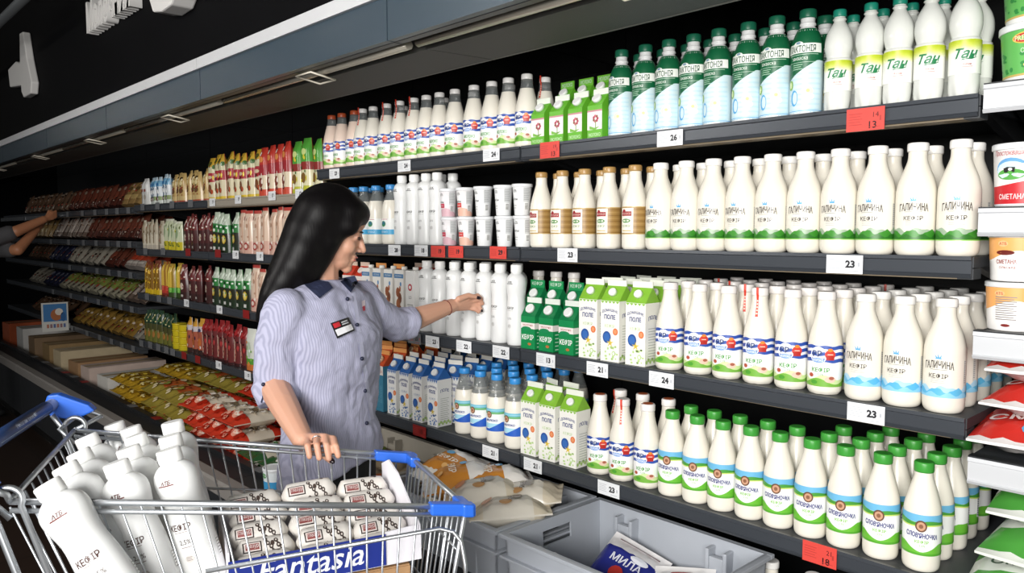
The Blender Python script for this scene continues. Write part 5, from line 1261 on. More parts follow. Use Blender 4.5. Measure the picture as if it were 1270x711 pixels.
# rear gate and corner loops
m = MB()
for k in range(0, 12):
    t = k / 11; m.tube([lerp(CC, CD, t) - Vector((0, 0, .01)), lerp(BC, BD, t)], w_, STEEL, 6)
for q in (.4, .75): m.tube([lerp(CC, BC, q), lerp(CD, BD, q)], w_ * 1.3, STEEL, 6)
cpart(m, 'rear_gate')
back = -(fwd_n + fwd_f).normalized(); back.z = 0
m = MB()
for P, B_, s_ in ((CC, BC, -1), (CD, BD, 1)):
    o1 = side_in * 0.012 * s_
    loop = []
    for k in range(13):
        a = PI * 1.25 * k / 12 - 0.3
        loop.append(P + o1 + back * (0.022 * math.cos(a)) + Vector((0, 0, 0.022 * math.sin(a) + 0.005)))
    m.tube(loop + [lerp(P, B_, .5) + o1 + back * 0.0, B_ + o1], .0052, STEEL)
    m.tube([P + back * .045 + Vector((0, 0, .035)) + o1, P + o1 * 1.6 + back * .025, lerp(P, B_, .6) + o1 * 1.6 + back * .05, B_ + o1 * 1.6 + back * .06 - Vector((0, 0, .25))], .0062, STEEL)
cpart(m, 'corner_frame')
# handle
HD = at_z(66, 501, 1.155); HC = at_z(-80, 594, 1.155); hdir = (HC - HD).normalized()
m = MB(); m.tube([HD, HC], .0135, mat('#c4bfb4', 0.35, 0.3), 16); hb = cpart(m, 'handle_bar')
m = MB(); m.tube([HD + hdir * .05, HC - hdir * .05], .0155, NAVY, 18)
hs = cpart(m, 'handle_sleeve', hb)
# writing along the sleeve
hz = (EYE - HD); hz = (hz - hdir * hz.dot(hdir)).normalized(); hup = hdir.cross(hz)
if hup.z < 0: hup = -hup
base_ = HD - off
d = Decal(lambda u, v, o_: tuple(base_ + hdir * u + (hz * math.cos(v / .0155) + hup * math.sin(v / .0155)) * (.0158 + o_)))
d.text('Мережа магазинів', .20, 0, .012, '#c9d4e6', 1, maxw=.26); d.rect(.06, .34, -.0105, -.0095, '#9fb3d4', 1)
d.build('sleeve_lettering', hb)
def blue_arm(H, P):
    m = MB(); ax = (P - H); 
    q1 = H - hdir * .03 if H is HD else H + hdir * .03
    prof = [(-.022, -.014), (-.010, .021), (.012, .022), (.075, -.006), (.088, -.020), (.045, -.040), (.0, -.030)]
    fv = -back
    m.prism(prof, .030, lambda u, v, w: tuple(H + fv * u + Vector((0, 0, v)) + hdir * (w - .022)), BLUE, False)
    return m
cpart(blue_arm(HD, CD), 'handle_bracket', bevel=.004); cpart(blue_arm(HC, CC), 'handle_bracket', bevel=.004)
for H, P in ((HD, CD), (HC, CC)):
    m = MB()
    m.tube([H - back * .07 + Vector((0, 0, -.02)), H - back * .10 + Vector((0, 0, -.035)), P + Vector((0, 0, .0))], .0055, STEEL)
    m.tube([H - back * .05 + Vector((0, 0, -.03)), P + back * .03 + Vector((0, 0, .004)), P - Vector((0, 0, .03))], .0055, STEEL)
    cpart(m, 'handle_strut')
# blue corner guards
def guard(P, along, across, la, lb):
    m = MB(); a = along.normalized(); b = across.normalized(); z = Vector((0, 0, 1))
    def leg(d_, n_, L):
        m.prism([(-.017, -.014), (L, -.013), (L, .011), (-.017, .012)], .024, lambda u, v, w: tuple(P + d_ * u + z * (v - .003) + n_ * (w - .012)), BLUE)
    leg(a, b, la); leg(b, a, lb)
    return m
cpart(guard(CA, -fwd_n, CB_ - CA, .075, .05), 'corner_guard', bevel=.004); cpart(guard(CB_, -fwd_f, CA - CB_, .085, .05), 'corner_guard', bevel=.004)
# chassis and wheels
m = MB()
wr = [Vector((BC.x, BC.y, 0)) + back * .05, Vector((BD.x, BD.y, 0)) + back * .05, Vector((BA.x, BA.y, 0)), Vector((BB.x, BB.y, 0))]
for k, B_ in enumerate((BC, BD, BA, BB)):
    lo = wr[k] + Vector((0, 0, .13))
    m.tube([B_, lo] if k < 2 else [lo, lo + Vector((0, 0, .04)) + back * .05, (lerp(BC, BA, .25) if k == 2 else lerp(BD, BB, .25))], .0105, STEEL)
m.tube([wr[0] + Vector((0, 0, .16)), wr[2] + Vector((0, 0, .14))], .0105, STEEL); m.tube([wr[1] + Vector((0, 0, .16)), wr[3] + Vector((0, 0, .14))], .0105, STEEL)
m.tube([wr[0] + Vector((0, 0, .16)), wr[1] + Vector((0, 0, .16))], .009, STEEL); m.tube([wr[2] + Vector((0, 0, .14)), wr[3] + Vector((0, 0, .14))], .009, STEEL)
cpart(m, 'chassis')
for P in wr:
    m = MB(); k = MB(); k.lathe([(-.014, .05), (-.012, .058), (.012, .058), (.014, .05)], mat('#2f3134', 0.6), 24)
    q = Vector((0, 0, 1)).rotation_difference(side_in.normalized()).to_matrix()
    k.v = [tuple(P + Vector((0, 0, .0585)) + q @ Vector(v)) for v in k.v]
    wo = cpart(k, 'wheel')
    m.tube([P + Vector((0, 0, .06)) + side_in * .018, P + Vector((0, 0, .13)) + side_in * .018, P + Vector((0, 0, .13)) - side_in * .018, P + Vector((0, 0, .06)) - side_in * .018], .006, STEEL)
    cpart(m, 'caster_fork', wo)

# ---------------------------------------------------------------- things in the cart
CAM_R, CAM_U, CAM_F = RT, UP, FW
def tilt_mat(alpha, yaw=0.0):
    z = (-RT * math.sin(alpha) + Vector((0, 0, 1)) * math.cos(alpha)).normalized()
    y = Vector((FW.x, FW.y, 0)).normalized(); y = (y - z * y.dot(z)).normalized(); x = y.cross(z)
    return Matrix((x, y, z)).transposed() @ Matrix.Rotation(yaw, 3, 'Z')
def cart_kefir(px, py, D, al, lab, yaw=0.0):
    M3 = tilt_mat(R(al), yaw); top = at_d(px, py, D); base = top - M3 @ Vector((0, 0, .272))
    o = cart_bottle.put(base, M3.to_euler(), (.95, .95, 1)); tag(o, lab, 'bottle', 'white kefir bottles in the shopping cart')
    return base
bases = []
for k, (x, y, D, al, yw) in enumerate([(57, 599, 1.30, 32, .25), (79, 577, 1.405, 29, .3), (96, 560, 1.51, 26, .3), (106, 541, 1.61, 23, .4)]):
    bases.append(cart_kefir(x, y, D, al, f'white kefir bottle in the cart, left file, {("nearest", "second nearest", "third nearest", "farthest")[k]}', yw))
for k, (x, y, D, al, yw) in enumerate([(143, 573, 1.42, 18, 0), (158, 555, 1.52, 18, .2), (167, 540, 1.62, 17, .4), (161, 530, 1.72, 17, .4), (141, 525, 1.82, 17, .5)]):
    bases.append(cart_kefir(x, y, D, al, f'white kefir bottle in the cart, middle file, {("nearest", "second nearest", "third nearest", "fourth nearest", "farthest")[k]}', yw))
for k, (x, y, D, al, yw) in enumerate([(208, 557, 1.48, 15, -.1), (210, 540, 1.58, 13, -.6), (213, 523, 1.68, 11, -.7)]):
    bases.append(cart_kefir(x, y, D, al, f'white kefir bottle in the cart, right file, {("nearest", "middle", "farthest")[k]}', yw))
zmin = min(b.z for b in bases) - .022
print('bottle bases', [tuple(round(c, 2) for c in b) for b in bases])
ang = math.atan2(fwd_n.y + fwd_f.y, fwd_n.x + fwd_f.x)
bc = sum(bases, Vector()) / len(bases)
bx = cardboard_box('cardboard_box', .24, .30, zmin - .005 - (ZBOT + .012), '#b28d5f'); bx.location = (bc.x, bc.y, ZBOT + .01); bx.rotation_euler.z = ang
tag(bx, 'brown cardboard box in the cart under the tilted kefir bottles', 'box')

# display box of wrapped rolls
FL, FR = at_d(283, 700, 1.445), at_d(522, 657, 1.60)
ex = (FR - FL); wbox = ex.length; tilt = math.asin(ex.z / wbox); exh = Vector((ex.x, ex.y, 0)).normalized()
yawb = math.atan2(exh.y, exh.x)
br = empty('display_box', FL); br.rotation_euler = (0, -tilt, yawb)
tag(br, 'white display box with blue front and white script, in the cart', 'box')
WB = mat('#eceaf0', 0.5, name='white_card'); BB_ = mat('#24358c', 0.4, name='blue_card')
hb_, dbx = .055, .27
m = MB(); m.box(0, wbox, 0, dbx, -.062, -.058, WB); m.box(0, wbox, 0, .003, -.058, hb_ * 0, WB); m.box(0, wbox, dbx - .003, dbx, -.058, .01, WB)
m.box(0, .003, .003, dbx - .003, -.058, .02, WB); m.build('box_walls', br)
m = MB(); m.prism([(.003, -.058), (dbx - .003, -.058), (dbx + .02, .06), (dbx - .04, .085), (dbx - .11, .075), (.003, .01)], .004, lambda u, v, w: (wbox - .004 + w + .0 * v, u, v), WB); m.build('side_flap', br)
m = MB(); m.prism([(wbox * .80, .007), (wbox - .006, .012), (wbox - .006, -.001), (wbox * .8, -.001)], .003, lambda u, v, w: (u, w, v), WB); m.build('front_flap', br)
m = MB(); m.box(0, wbox * .80, -.0025, -.0005, -.060, .004, BB_); fp_ = m.build('front_panel', br); fp_['label'] = 'blue front panel'
d = Decal(flat_fn(-.0026)); d.text('Fantasia', wbox * .42, -.026, .046, '#eef0f8', 1, maxw=.26, slant=.25, bold=.008)
d.strip(.02, .15, lambda u: -.012 + .05 * (u - .02), lambda u: -.008 + .06 * (u - .02), '#eef0f8', 1); d.build('script_lettering', br)
# rolls
def make_roll():
    m = MB(); L, r = .119, .0265
    prof = [(0, .004), (.006, .014), (.014, r * .95), (.025, r), (L - .025, r), (L - .014, r * .95), (L - .006, .014), (L, .004)]
    k = MB(); k.lathe(prof, mat('#ded9d2', 0.4, bump=.2, nscale=60), 18)
    fn0 = round_fn(prof)
    d = Decal(lambda u, v, off: fn0(u, v, off)); d.lay = .0005
    d.rect(-.012, .010, .014, .050, '#2e2422', 1); d.rect(-.0095, .0075, .0165, .0475, '#e0d6d0', 2); d.rect(-.007, .005, .019, .045, '#8a4a48', 3); d.text('глазур', -.001, .032, .008, '#e6dad6', 4, maxw=.024, rot=PI / 2)
    rr = random.Random(8)
    for q in range(4):
        v = .060 + .010 * q; u = (-.010, .008, -.004, .012)[q]
        for s_ in (-1, 1): d.ell(u + s_ * .0055, v + .002 * s_, .0052, .0042, '#3a2e2a', 1, 9); d.ell(u + s_ * .0055, v + .002 * s_, .0022, .0018, '#d2cac2', 2, 7)
        d.ell(u, v, .002, .002, '#3a2e2a', 2, 6)
    for q in range(5): d.ell(rr.uniform(-.05, .05), rr.uniform(.055, .09), .006, .004, '#4a3c36', 1, 8); d.ell(rr.uniform(-.06, -.025), .03 + .01 * q, .005, .006, '#4a3c36', 1, 8)
    k0 = len(k.v); k.v += d.v
    for f, mi in zip(d.f, d.m): k.f.append(tuple(k0 + i for i in f)); k.m.append(k.mi(d.mats[mi])); k.sm.append(False)
    # lay along +X, label up/front
    k.v = [(v[2], v[1] * .92, -v[0]) for v in k.v]
    a = R(-38)
    k.v = [(x, y * math.cos(a) - z * math.sin(a), y * math.sin(a) + z * math.cos(a)) for x, y, z in k.v]
    return Proto(k.build('wrapped_roll'))
roll = make_roll()
Mb = Matrix.Translation(FL) @ Matrix.Rotation(yawb, 4, 'Z') @ Matrix.Rotation(-tilt, 4, 'Y')
for r in range(5):
    for c_ in range(3):
        p = Mb @ Vector((.008 + c_ * .1195 + (.008 * (r % 2) if c_ < 2 else .002 * (r % 2)), .030 + .047 * r, -.031 + .015 * r + (.002 * r if c_ == 1 else 0)))
        o = roll.put(p, (rnd(-.12, .12), -tilt + R(rnd(-3, 3)), yawb + R(rnd(-3, 3))))
        tag(o, f'white wrapped roll with dark bows in the display box, {("front", "second", "third", "fourth", "back")[r]} row, {("left", "middle", "right")[c_]} column', 'wrapped roll', 'wrapped rolls in the display box')
cen = Mb @ Vector((wbox / 2, dbx / 2, 0)); zt = min((Mb @ Vector((x, y, -.062))).z for x in (0, wbox) for y in (0, dbx))
bx2 = cardboard_box('cardboard_box', wbox * .80, dbx * .85, zt - .012 - (ZBOT + .012), '#b78f66'); bx2.location = (cen.x + .02 * exh.x, cen.y + .02 * exh.y, ZBOT + .01); bx2.rotation_euler.z = yawb
tag(bx2, 'brown cardboard box in the cart beneath the blue-fronted display box', 'box')
def art_bluejar(d, r):
    w = PI * r; d.rect(-w, w, .02, .10, '#e9eff2', 1); d.rect(-w, w, .028, .062, '#3f9ad0', 2); d.ell(0, .085, .016, .010, '#5aa05a', 2)
jar = tub('sour_cream_tub', [(0, .037), (.003, .040), (.105, .045)], '#eef0f0', (.109, .0475, .007), art_bluejar)
jx = at_z(370, 606, .497).x
o = jar.put((jx, 1.385, .4965)); tag(o, 'white tub with blue band on the well ledge, half hidden by the shirt', 'tub')
# ------------------------------------------------------------------ people
from mathutils.bvhtree import BVHTree
def skin_material(name, col):
    m = bpy.data.materials.new(name); m.use_nodes = True
    b = m.node_tree.nodes['Principled BSDF']; b.inputs['Base Color'].default_value = rgb(col); b.inputs['Roughness'].default_value = 0.5
    b.inputs['Subsurface Weight'].default_value = 0.15; b.inputs['Subsurface Radius'].default_value = (0.012, 0.005, 0.003); b.inputs['Subsurface Scale'].default_value = 0.5
    nt = m.node_tree; tc = nt.nodes.new('ShaderNodeTexCoord'); n = nt.nodes.new('ShaderNodeTexNoise'); n.inputs['Scale'].default_value = 60
    bp = nt.nodes.new('ShaderNodeBump'); bp.inputs['Strength'].default_value = 0.08; bp.inputs['Distance'].default_value = 0.002
    nt.links.new(tc.outputs['Object'], n.inputs['Vector']); nt.links.new(n.outputs['Fac'], bp.inputs['Height']); nt.links.new(bp.outputs['Normal'], b.inputs['Normal'])
    return m
def shirt_material():
    m = bpy.data.materials.new('striped_shirt'); m.use_nodes = True
    nt = m.node_tree; b = nt.nodes['Principled BSDF']; b.inputs['Roughness'].default_value = 0.85; b.inputs['Specular IOR Level'].default_value = 0.2
    tc = nt.nodes.new('ShaderNodeTexCoord'); mp = nt.nodes.new('ShaderNodeMapping'); mp.inputs['Rotation'].default_value = (0, 0, -SAXA)
    wv = nt.nodes.new('ShaderNodeTexWave'); wv.inputs['Scale'].default_value = 60; wv.inputs['Distortion'].default_value = 0.0; wv.inputs['Detail'].default_value = 1; wv.inputs['Detail Scale'].default_value = 0.4
    rp = nt.nodes.new('ShaderNodeValToRGB'); rp.color_ramp.elements[0].color = rgb('#9b9cb3'); rp.color_ramp.elements[0].position = 0.2; rp.color_ramp.elements[1].color = rgb('#b1b1c7'); rp.color_ramp.elements[1].position = 0.7
    n = nt.nodes.new('ShaderNodeTexNoise'); n.inputs['Scale'].default_value = 11; n.inputs['Detail'].default_value = 3; n.inputs['Distortion'].default_value = 1.2
    bp = nt.nodes.new('ShaderNodeBump'); bp.inputs['Strength'].default_value = 0.55; bp.inputs['Distance'].default_value = 0.02
    L = nt.links.new
    L(tc.outputs['Object'], mp.inputs['Vector']); L(mp.outputs['Vector'], wv.inputs['Vector']); L(wv.outputs['Fac'], rp.inputs['Fac']); L(rp.outputs['Color'], b.inputs['Base Color'])
    mp2 = nt.nodes.new('ShaderNodeMapping'); mp2.inputs['Scale'].default_value = (1, 1, 0.45); mp2.inputs['Rotation'].default_value = (0.3, 0.4, 0)
    L(tc.outputs['Object'], mp2.inputs['Vector']); L(mp2.outputs['Vector'], n.inputs['Vector']); L(n.outputs['Fac'], bp.inputs['Height']); L(bp.outputs['Normal'], b.inputs['Normal'])
    return m
def hair_material():
    m = bpy.data.materials.new('black_hair'); m.use_nodes = True
    nt = m.node_tree; b = nt.nodes['Principled BSDF']; b.inputs['Base Color'].default_value = rgb('#0d0b0c'); b.inputs['Roughness'].default_value = 0.42; b.inputs['Specular IOR Level'].default_value = 0.16
    tc = nt.nodes.new('ShaderNodeTexCoord'); mp = nt.nodes.new('ShaderNodeMapping'); mp.inputs['Scale'].default_value = (260, 260, 6); mp.inputs['Rotation'].default_value = (0.25, -0.25, 0)
    n = nt.nodes.new('ShaderNodeTexNoise'); n.inputs['Scale'].default_value = 1; n.inputs['Detail'].default_value = 3
    bp = nt.nodes.new('ShaderNodeBump'); bp.inputs['Strength'].default_value = 0.25; bp.inputs['Distance'].default_value = 0.002
    L = nt.links.new; L(tc.outputs['Object'], mp.inputs['Vector']); L(mp.outputs['Vector'], n.inputs['Vector']); L(n.outputs['Fac'], bp.inputs['Height']); L(bp.outputs['Normal'], b.inputs['Normal'])
    return m
def blob(mb, name, parent, m, voxel, smooth=6, factor=0.5, loc=Vector((0, 0, 0)), subtract_loc=True):
    """one continuous surface grown over the overlapping volumes of mb"""
    mb.v = [tuple(Vector(v) - loc) for v in mb.v]
    o = mb.build(name)
    r = o.modifiers.new('remesh', 'REMESH'); r.mode = 'VOXEL'; r.voxel_size = voxel; r.use_smooth_shade = True
    s = o.modifiers.new('smooth', 'SMOOTH'); s.iterations = smooth; s.factor = factor
    me = bpy.data.meshes.new_from_object(o.evaluated_get(bpy.context.evaluated_depsgraph_get()))
    me.name = name
    bpy.data.objects.remove(o)
    me.materials.clear(); me.materials.append(m)
    for p in me.polygons: p.use_smooth = True; p.material_index = 0
    o = bpy.data.objects.new(name, me); COL.objects.link(o); o.parent = parent
    return o
def ring_pts(c, ax, ay, a, b, n=28, p=2.3):
    out = []
    for k in range(n):
        t = 2 * PI * k / n; cs, sn = math.cos(t), math.sin(t)
        out.append(c + ax * (a * math.copysign(abs(cs) ** (2 / p), cs)) + ay * (b * math.copysign(abs(sn) ** (2 / p), sn)))
    return out
DUM = mat('#888888')
SKIN = skin_material('skin', '#cf9d84')
RTH = Vector((RT.x, RT.y, 0)).normalized(); FWH = Vector((FW.x, FW.y, 0)).normalized()

# ---- the woman at the shelf
tc0 = at_d(407, 430, 2.27); base = Vector((tc0.x, tc0.y, 0))
woman = empty('person', base)
tag(woman, 'woman in a striped shirt with long black hair reaching for a white bottle', 'person')
sR, sL = at_d(356, 384, 2.13), at_d(450, 374, 2.40)
sax = (sL - sR); sax.z = 0; sax.normalize()
chest = Vector((sax.y, -sax.x, 0))
if chest.dot(RTH) < 0: chest = -chest
def P3(x, y, d): return at_d(x, y, d)
# head
hc = P3(411, 284, 2.28)
hyaw = R(10); hp = R(18)
hf0 = (RTH * math.cos(hyaw) + FWH * math.sin(hyaw)); hl = Vector((-hf0.y, hf0.x, 0))
hf = hf0 * math.cos(hp) - Vector((0, 0, 1)) * math.sin(hp); hu = hf0 * math.sin(hp) + Vector((0, 0, 1)) * math.cos(hp)
HROT = Matrix((hf, hl, hu)).transposed()
def Hd(f, l, u): return hc + hf * f + hl * l + hu * u
body = MB()
E_ = lambda mb, f, l, u, r: mb.ball(Hd(f, l, u), r, DUM, HROT, 18, 12)
E_(body, -.012, 0, .035, (.090, .072, .080)); E_(body, .030, 0, -.030, (.060, .060, .084)); E_(body, .046, 0, -.076, (.040, .043, .034)); E_(body, .076, 0, -.098, .0155)
E_(body, .076, 0, .012, (.014, .048, .011)); E_(body, .052, 0, .045, (.040, .055, .045))
for s_ in (-1, 1):
    E_(body, .058, s_ * .033, -.034, (.027, .023, .026)); E_(body, .095, s_ * .0095, -.037, (.009, .007, .0065)); E_(body, -.005, s_ * .072, -.012, (.018, .010, .030))
    E_(body, .078, s_ * .030, -.001, (.009, .013, .008))
body.capsule(Hd(.086, 0, .004), Hd(.106, 0, -.032), .0068, .0098, DUM)
E_(body, .087, 0, -.058, (.009, .020, .0055)); E_(body, .085, 0, -.0695, (.009, .017, .006)); E_(body, .080, 0, -.083, (.010, .020, .010))
neck = P3(398, 366, 2.27)
body.capsule(Hd(-.018, 0, -.05), neck, .050, .055, DUM)
# torso under the shirt, hips and legs
top = lambda z, a, b, f=0.0, sx=0.0: ring_pts(Vector((base.x, base.y, z)) + chest * f + sax * sx, sax, chest, a, b)
lv = [(1.405, .045, .045, -.012), (1.375, .11, .06, -.012), (1.345, .145, .075, -.005), (1.22, .145, .10, .012), (1.10, .13, .09, .008), (1.0, .13, .088, 0), (.90, .15, .10, -.005), (.80, .15, .10, -.01)]
body.loft([top(*q) for q in lv], DUM)
hipR = base - sax * .08 + Vector((0, 0, .80)); hipL = base + sax * .08 + Vector((0, 0, .80))
fR = base - sax * .085 + Vector((0, 0, .09)); fL = base + sax * .10 + chest * .05 + Vector((0, 0, .09))
fR = fR - FWH * .10; fL = fL - FWH * .13 - sax * .02
for h_, f_ in ((hipR, fR), (hipL, fL)):
    kn = (h_ + f_) / 2 + chest * .02 - FWH * .035
    body.capsule(h_, kn, .078, .052, DUM); body.capsule(kn, f_, .052, .036, DUM)
# right arm resting on the cart
def rail_d(px):
    best = None
    for k in range(400):
        p = lerp(CD, CB_, k / 399); v = p - EYE; d = v.dot(FW); x = CX + FPX * v.dot(RT) / d
        if best is None or abs(x - px) < best[0]: best = (abs(x - px), d, CY - FPX * v.dot(UP) / d)
    return best[1], best[2]
dr, yr = rail_d(398)
print('rail at hand', dr, yr)
yo = yr - 552
elR = P3(337, 474, 2.14); wrR = P3(376, 541 + yo, dr + .055)
body.capsule(sR, elR, .052, .044, DUM); body.capsule(elR, lerp(elR, wrR, .45), .044, .038, DUM); body.capsule(lerp(elR, wrR, .45), wrR, .038, .0265, DUM)
elL = P3(492, 404, 2.50); wrL = P3(560, 379.5, 2.665)
body.capsule(sL, elL, .050, .042, DUM); body.capsule(elL, lerp(elL, wrL, .4), .042, .037, DUM); body.capsule(lerp(elL, wrL, .4), wrL, .037, .0245, DUM)
def chain(mb, pts, r0, r1):
    n = len(pts) - 1
    for k in range(n): mb.capsule(pts[k], pts[k + 1], r0 + (r1 - r0) * k / n, r0 + (r1 - r0) * (k + 1) / n, DUM, 10)
kR = [P3(382, 540 + yo, dr + .026), P3(392.5, 537 + yo, dr + .020), P3(403.5, 536.5 + yo, dr + .015), P3(413.5, 539 + yo, dr + .012)]
for k in kR: body.capsule(wrR, k, .0195, .0092, DUM)
body.capsule(lerp(kR[0], wrR, .3), lerp(kR[3], wrR, .3), .011, .011, DUM)
fingR = [[kR[0], P3(381.5, 548 + yo, dr - .018), P3(384, 561 + yo, dr - .022)], [kR[1], P3(393, 547 + yo, dr - .025), P3(396, 563 + yo, dr - .028)],
         [kR[2], P3(405, 547 + yo, dr - .027), P3(408, 563.5 + yo, dr - .030)], [kR[3], P3(416.5, 548 + yo, dr - .024), P3(419.5, 560 + yo, dr - .026)]]
for f_ in fingR: chain(body, f_, .0090, .0076)
thR = [P3(388, 550 + yo, dr + .035), P3(402, 559 + yo, dr + .026), P3(411, 566 + yo, dr + .012)]
chain(body, thR, .012, .0085)
kL = [P3(583, 369.5, 2.695), P3(584.5, 373.5, 2.705), P3(584, 378, 2.712), P3(581.5, 382, 2.715)]
for k in kL: body.capsule(wrL, k, .0205, .0095, DUM)
fingL = [[kL[0], P3(592.5, 366.5, 2.71), P3(597, 371, 2.722)], [kL[1], P3(594.5, 371.5, 2.715), P3(598.5, 376.5, 2.725)],
         [kL[2], P3(593.5, 379, 2.72), P3(596.5, 384, 2.722)], [kL[3], P3(590, 384, 2.715), P3(593.5, 387, 2.718)]]
for f_ in fingL: chain(body, f_, .0088, .0072)
thL = [P3(569, 371, 2.66), P3(581, 366.5, 2.675), P3(591.5, 369, 2.69)]
chain(body, thL, .0115, .0078)
bo = blob(body, 'body', woman, SKIN, .0031, 4, .5, loc=base)
# face details
m = MB(); E_(m, .0925, 0, -.0585, (.0062, .0165, .0034)); E_(m, .0905, 0, -.0685, (.0065, .0145, .0042)); m.v = [tuple(Vector(v) - base) for v in m.v]; m.mats = [mat('#a65a52', .45)]; m.build('lips', woman)
for s_ in (-1, 1):
    m = MB(); E_(m, .0820, s_ * .030, -.003, (.0055, .0115, .0040)); m.v = [tuple(Vector(v) - base) for v in m.v]; m.mats = [mat('#5c463c', .35)]; eye = m.build('eye', woman)
    m = MB(); E_(m, .0862, s_ * .0305, -.003, (.0035, .0052, .0048)); E_(m, .0848, s_ * .031, -.0005, (.0068, .0155, .0032)); m.v = [tuple(Vector(v) - base) for v in m.v]; m.mats = [mat('#1c1412', .3)]; m.build('iris_and_lashes', eye)
    m = MB(); E_(m, .0865, s_ * .031, .0175, (.0050, .0175, .0028)); m.v = [tuple(Vector(v) - base) for v in m.v]; m.mats = [mat('#1a1310', .7)]; m.build('eyebrow', woman)
# hair
h = MB()
E_(h, -.016, 0, .042, (.103, .088, .092)); E_(h, .036, -.006, .066, (.064, .078, .046)); E_(h, .066, .0, .052, (.030, .062, .024))
for s_ in (-1, 1):
    E_(h, -.002, s_ * .064, -.010, (.050, .030, .090)); E_(h, .032, s_ * .066, .024, (.052, .022, .038))
    h.capsule(Hd(.008, s_ * .068, -.03), Hd(-.008, s_ * .064, -.118), .036, .028, DUM)
    h.capsule(Hd(.035, s_ * .062, .028), Hd(.008, s_ * .066, -.035), .022, .026, DUM)
hp_ = [(399, 264, 2.27, .084), (387, 286, 2.26, .082), (377, 308, 2.245, .076), (366, 330, 2.235, .070), (352, 350, 2.225, .058), (340, 367, 2.215, .045), (330, 384, 2.21, .030), (321, 398, 2.205, .014)]
for s_ in (-1, 0, 1):
    for (a, b, c_, r), (a2, b2, c2_, r2) in zip(hp_, hp_[1:]):
        h.capsule(P3(a, b, c_ + s_ * .035), P3(a2, b2, c2_ + s_ * .03), r * (.9 if s_ else 1), r2 * (.9 if s_ else 1), DUM)
h.capsule(P3(400, 312, 2.235), P3(384, 344, 2.20), .040, .030, DUM); h.capsule(P3(384, 330, 2.22), P3(362, 352, 2.205), .045, .030, DUM)
blob(h, 'hair', woman, hair_material(), .006, 45, .5, loc=base)
# shirt
SAXA = math.atan2(sax.y, sax.x)
SH = shirt_material()
s = MB()
lv = [(1.412, .060, .058, -.012), (1.39, .115, .072, -.012), (1.362, .158, .088, -.006), (1.31, .172, .102, .004), (1.24, .166, .122, .018), (1.17, .158, .120, .016), (1.09, .150, .108, .010), (1.0, .152, .106, .006), (.92, .165, .116, .004), (.848, .172, .122, .004), (.834, .170, .120, .004)]
rgs = [top(*q) for q in lv]
for q in (-1, -2, -3): rgs[q] = [p + Vector((0, 0, .30 * (p - base).dot(RTH) + .012)) for p in rgs[q]]
s.loft(rgs, DUM)
s.capsule(sR + Vector((0, 0, -.004)), P3(343, 432, 2.13), .064, .062, DUM); s.capsule(P3(343, 432, 2.13), P3(342, 482, 2.135), .062, .058, DUM); cuR = P3(346, 501, 2.118)
s.capsule(sL, P3(470, 392, 2.44), .064, .058, DUM); s.capsule(P3(470, 392, 2.44), P3(492, 404, 2.50), .058, .054, DUM)
def tube_ring(mb, p0, p1, r0, r1):
    d = (p1 - p0).normalized(); x = d.orthogonal().normalized(); y = d.cross(x)
    mb.loft([ring_pts(p0, x, y, r0, r0, 20, 2), ring_pts(p1, x, y, r1, r1, 20, 2)], DUM)
tube_ring(s, P3(340, 476, 2.135), cuR, .060, .059); tube_ring(s, P3(486, 403, 2.49), P3(512, 400, 2.545), .053, .056)
# folds
for (a, b, c_, a2, b2, c2_, r) in [(392, 398, 2.16, 440, 432, 2.17, .008), (380, 470, 2.14, 440, 452, 2.15, .008), (372, 512, 2.14, 446, 486, 2.15, .009), (366, 545, 2.15, 450, 532, 2.16, .008), (360, 420, 2.06, 352, 470, 2.06, .010), (334, 452, 2.07, 362, 462, 2.08, .009), (478, 384, 2.40, 498, 420, 2.455, .012)]:
    pass
so = blob(s, 'shirt', woman, SH, .006, 6, .5, loc=base)
tx = bpy.data.textures.new('cloth_folds', 'CLOUDS'); tx.noise_scale = 0.075; tx.noise_depth = 2
dm = so.modifiers.new('folds', 'DISPLACE'); dm.texture = tx; dm.strength = 0.021; dm.mid_level = 0.5; dm.texture_coords = 'LOCAL'
bpy.context.view_layer.update()
dgm = so.evaluated_get(bpy.context.evaluated_depsgraph_get()).to_mesh()
bvh = BVHTree.FromPolygons([v.co + base for v in dgm.vertices], [tuple(p.vertices) for p in dgm.polygons])
def on_shirt(x, y, off=.004):
    d = ray(x, y).normalized(); hit = bvh.ray_cast(EYE, d)
    return (hit[0] - d * off) if hit[0] is not None else at_d(x, y, 2.2)
def patch(name, polys, parent=woman, off=.003, n=5):
    """cloth pieces lying on the shirt: quads given by four picture corners"""
    m = MB()
    for (q, c_) in polys:
        vs = []
        for lay in (off, -.002):
            for j in range(n + 1):
                for i in range(n + 1):
                    u, v = i / n, j / n
                    x = (q[0][0] * (1 - u) + q[1][0] * u) * (1 - v) + (q[3][0] * (1 - u) + q[2][0] * u) * v
                    y = (q[0][1] * (1 - u) + q[1][1] * u) * (1 - v) + (q[3][1] * (1 - u) + q[2][1] * u) * v
                    vs.append(on_shirt(x, y, lay) - base)
        N = (n + 1) ** 2; fs = []
        for j in range(n):
            for i in range(n): a = j * (n + 1) + i; fs.append((a, a + 1, a + n + 2, a + n + 1))
        bd = [i for i in range(n + 1)] + [(j + 1) * (n + 1) + n for j in range(n)] + [n * (n + 1) + n - 1 - i for i in range(n)] + [(n - 1 - j) * (n + 1) for j in range(n - 1)]
        for a, b in zip(bd, bd[1:] + bd[:1]): fs.append((a, N + a, N + b, b))
        m.add(vs, fs, mat(c_, .75) if isinstance(c_, str) else c_, False)
    return m.build(name, parent)
NV = mat('#1d2440', .8, name='navy_cloth')
m = MB(); cb = neck + Vector((0, 0, -.004)); rg = []
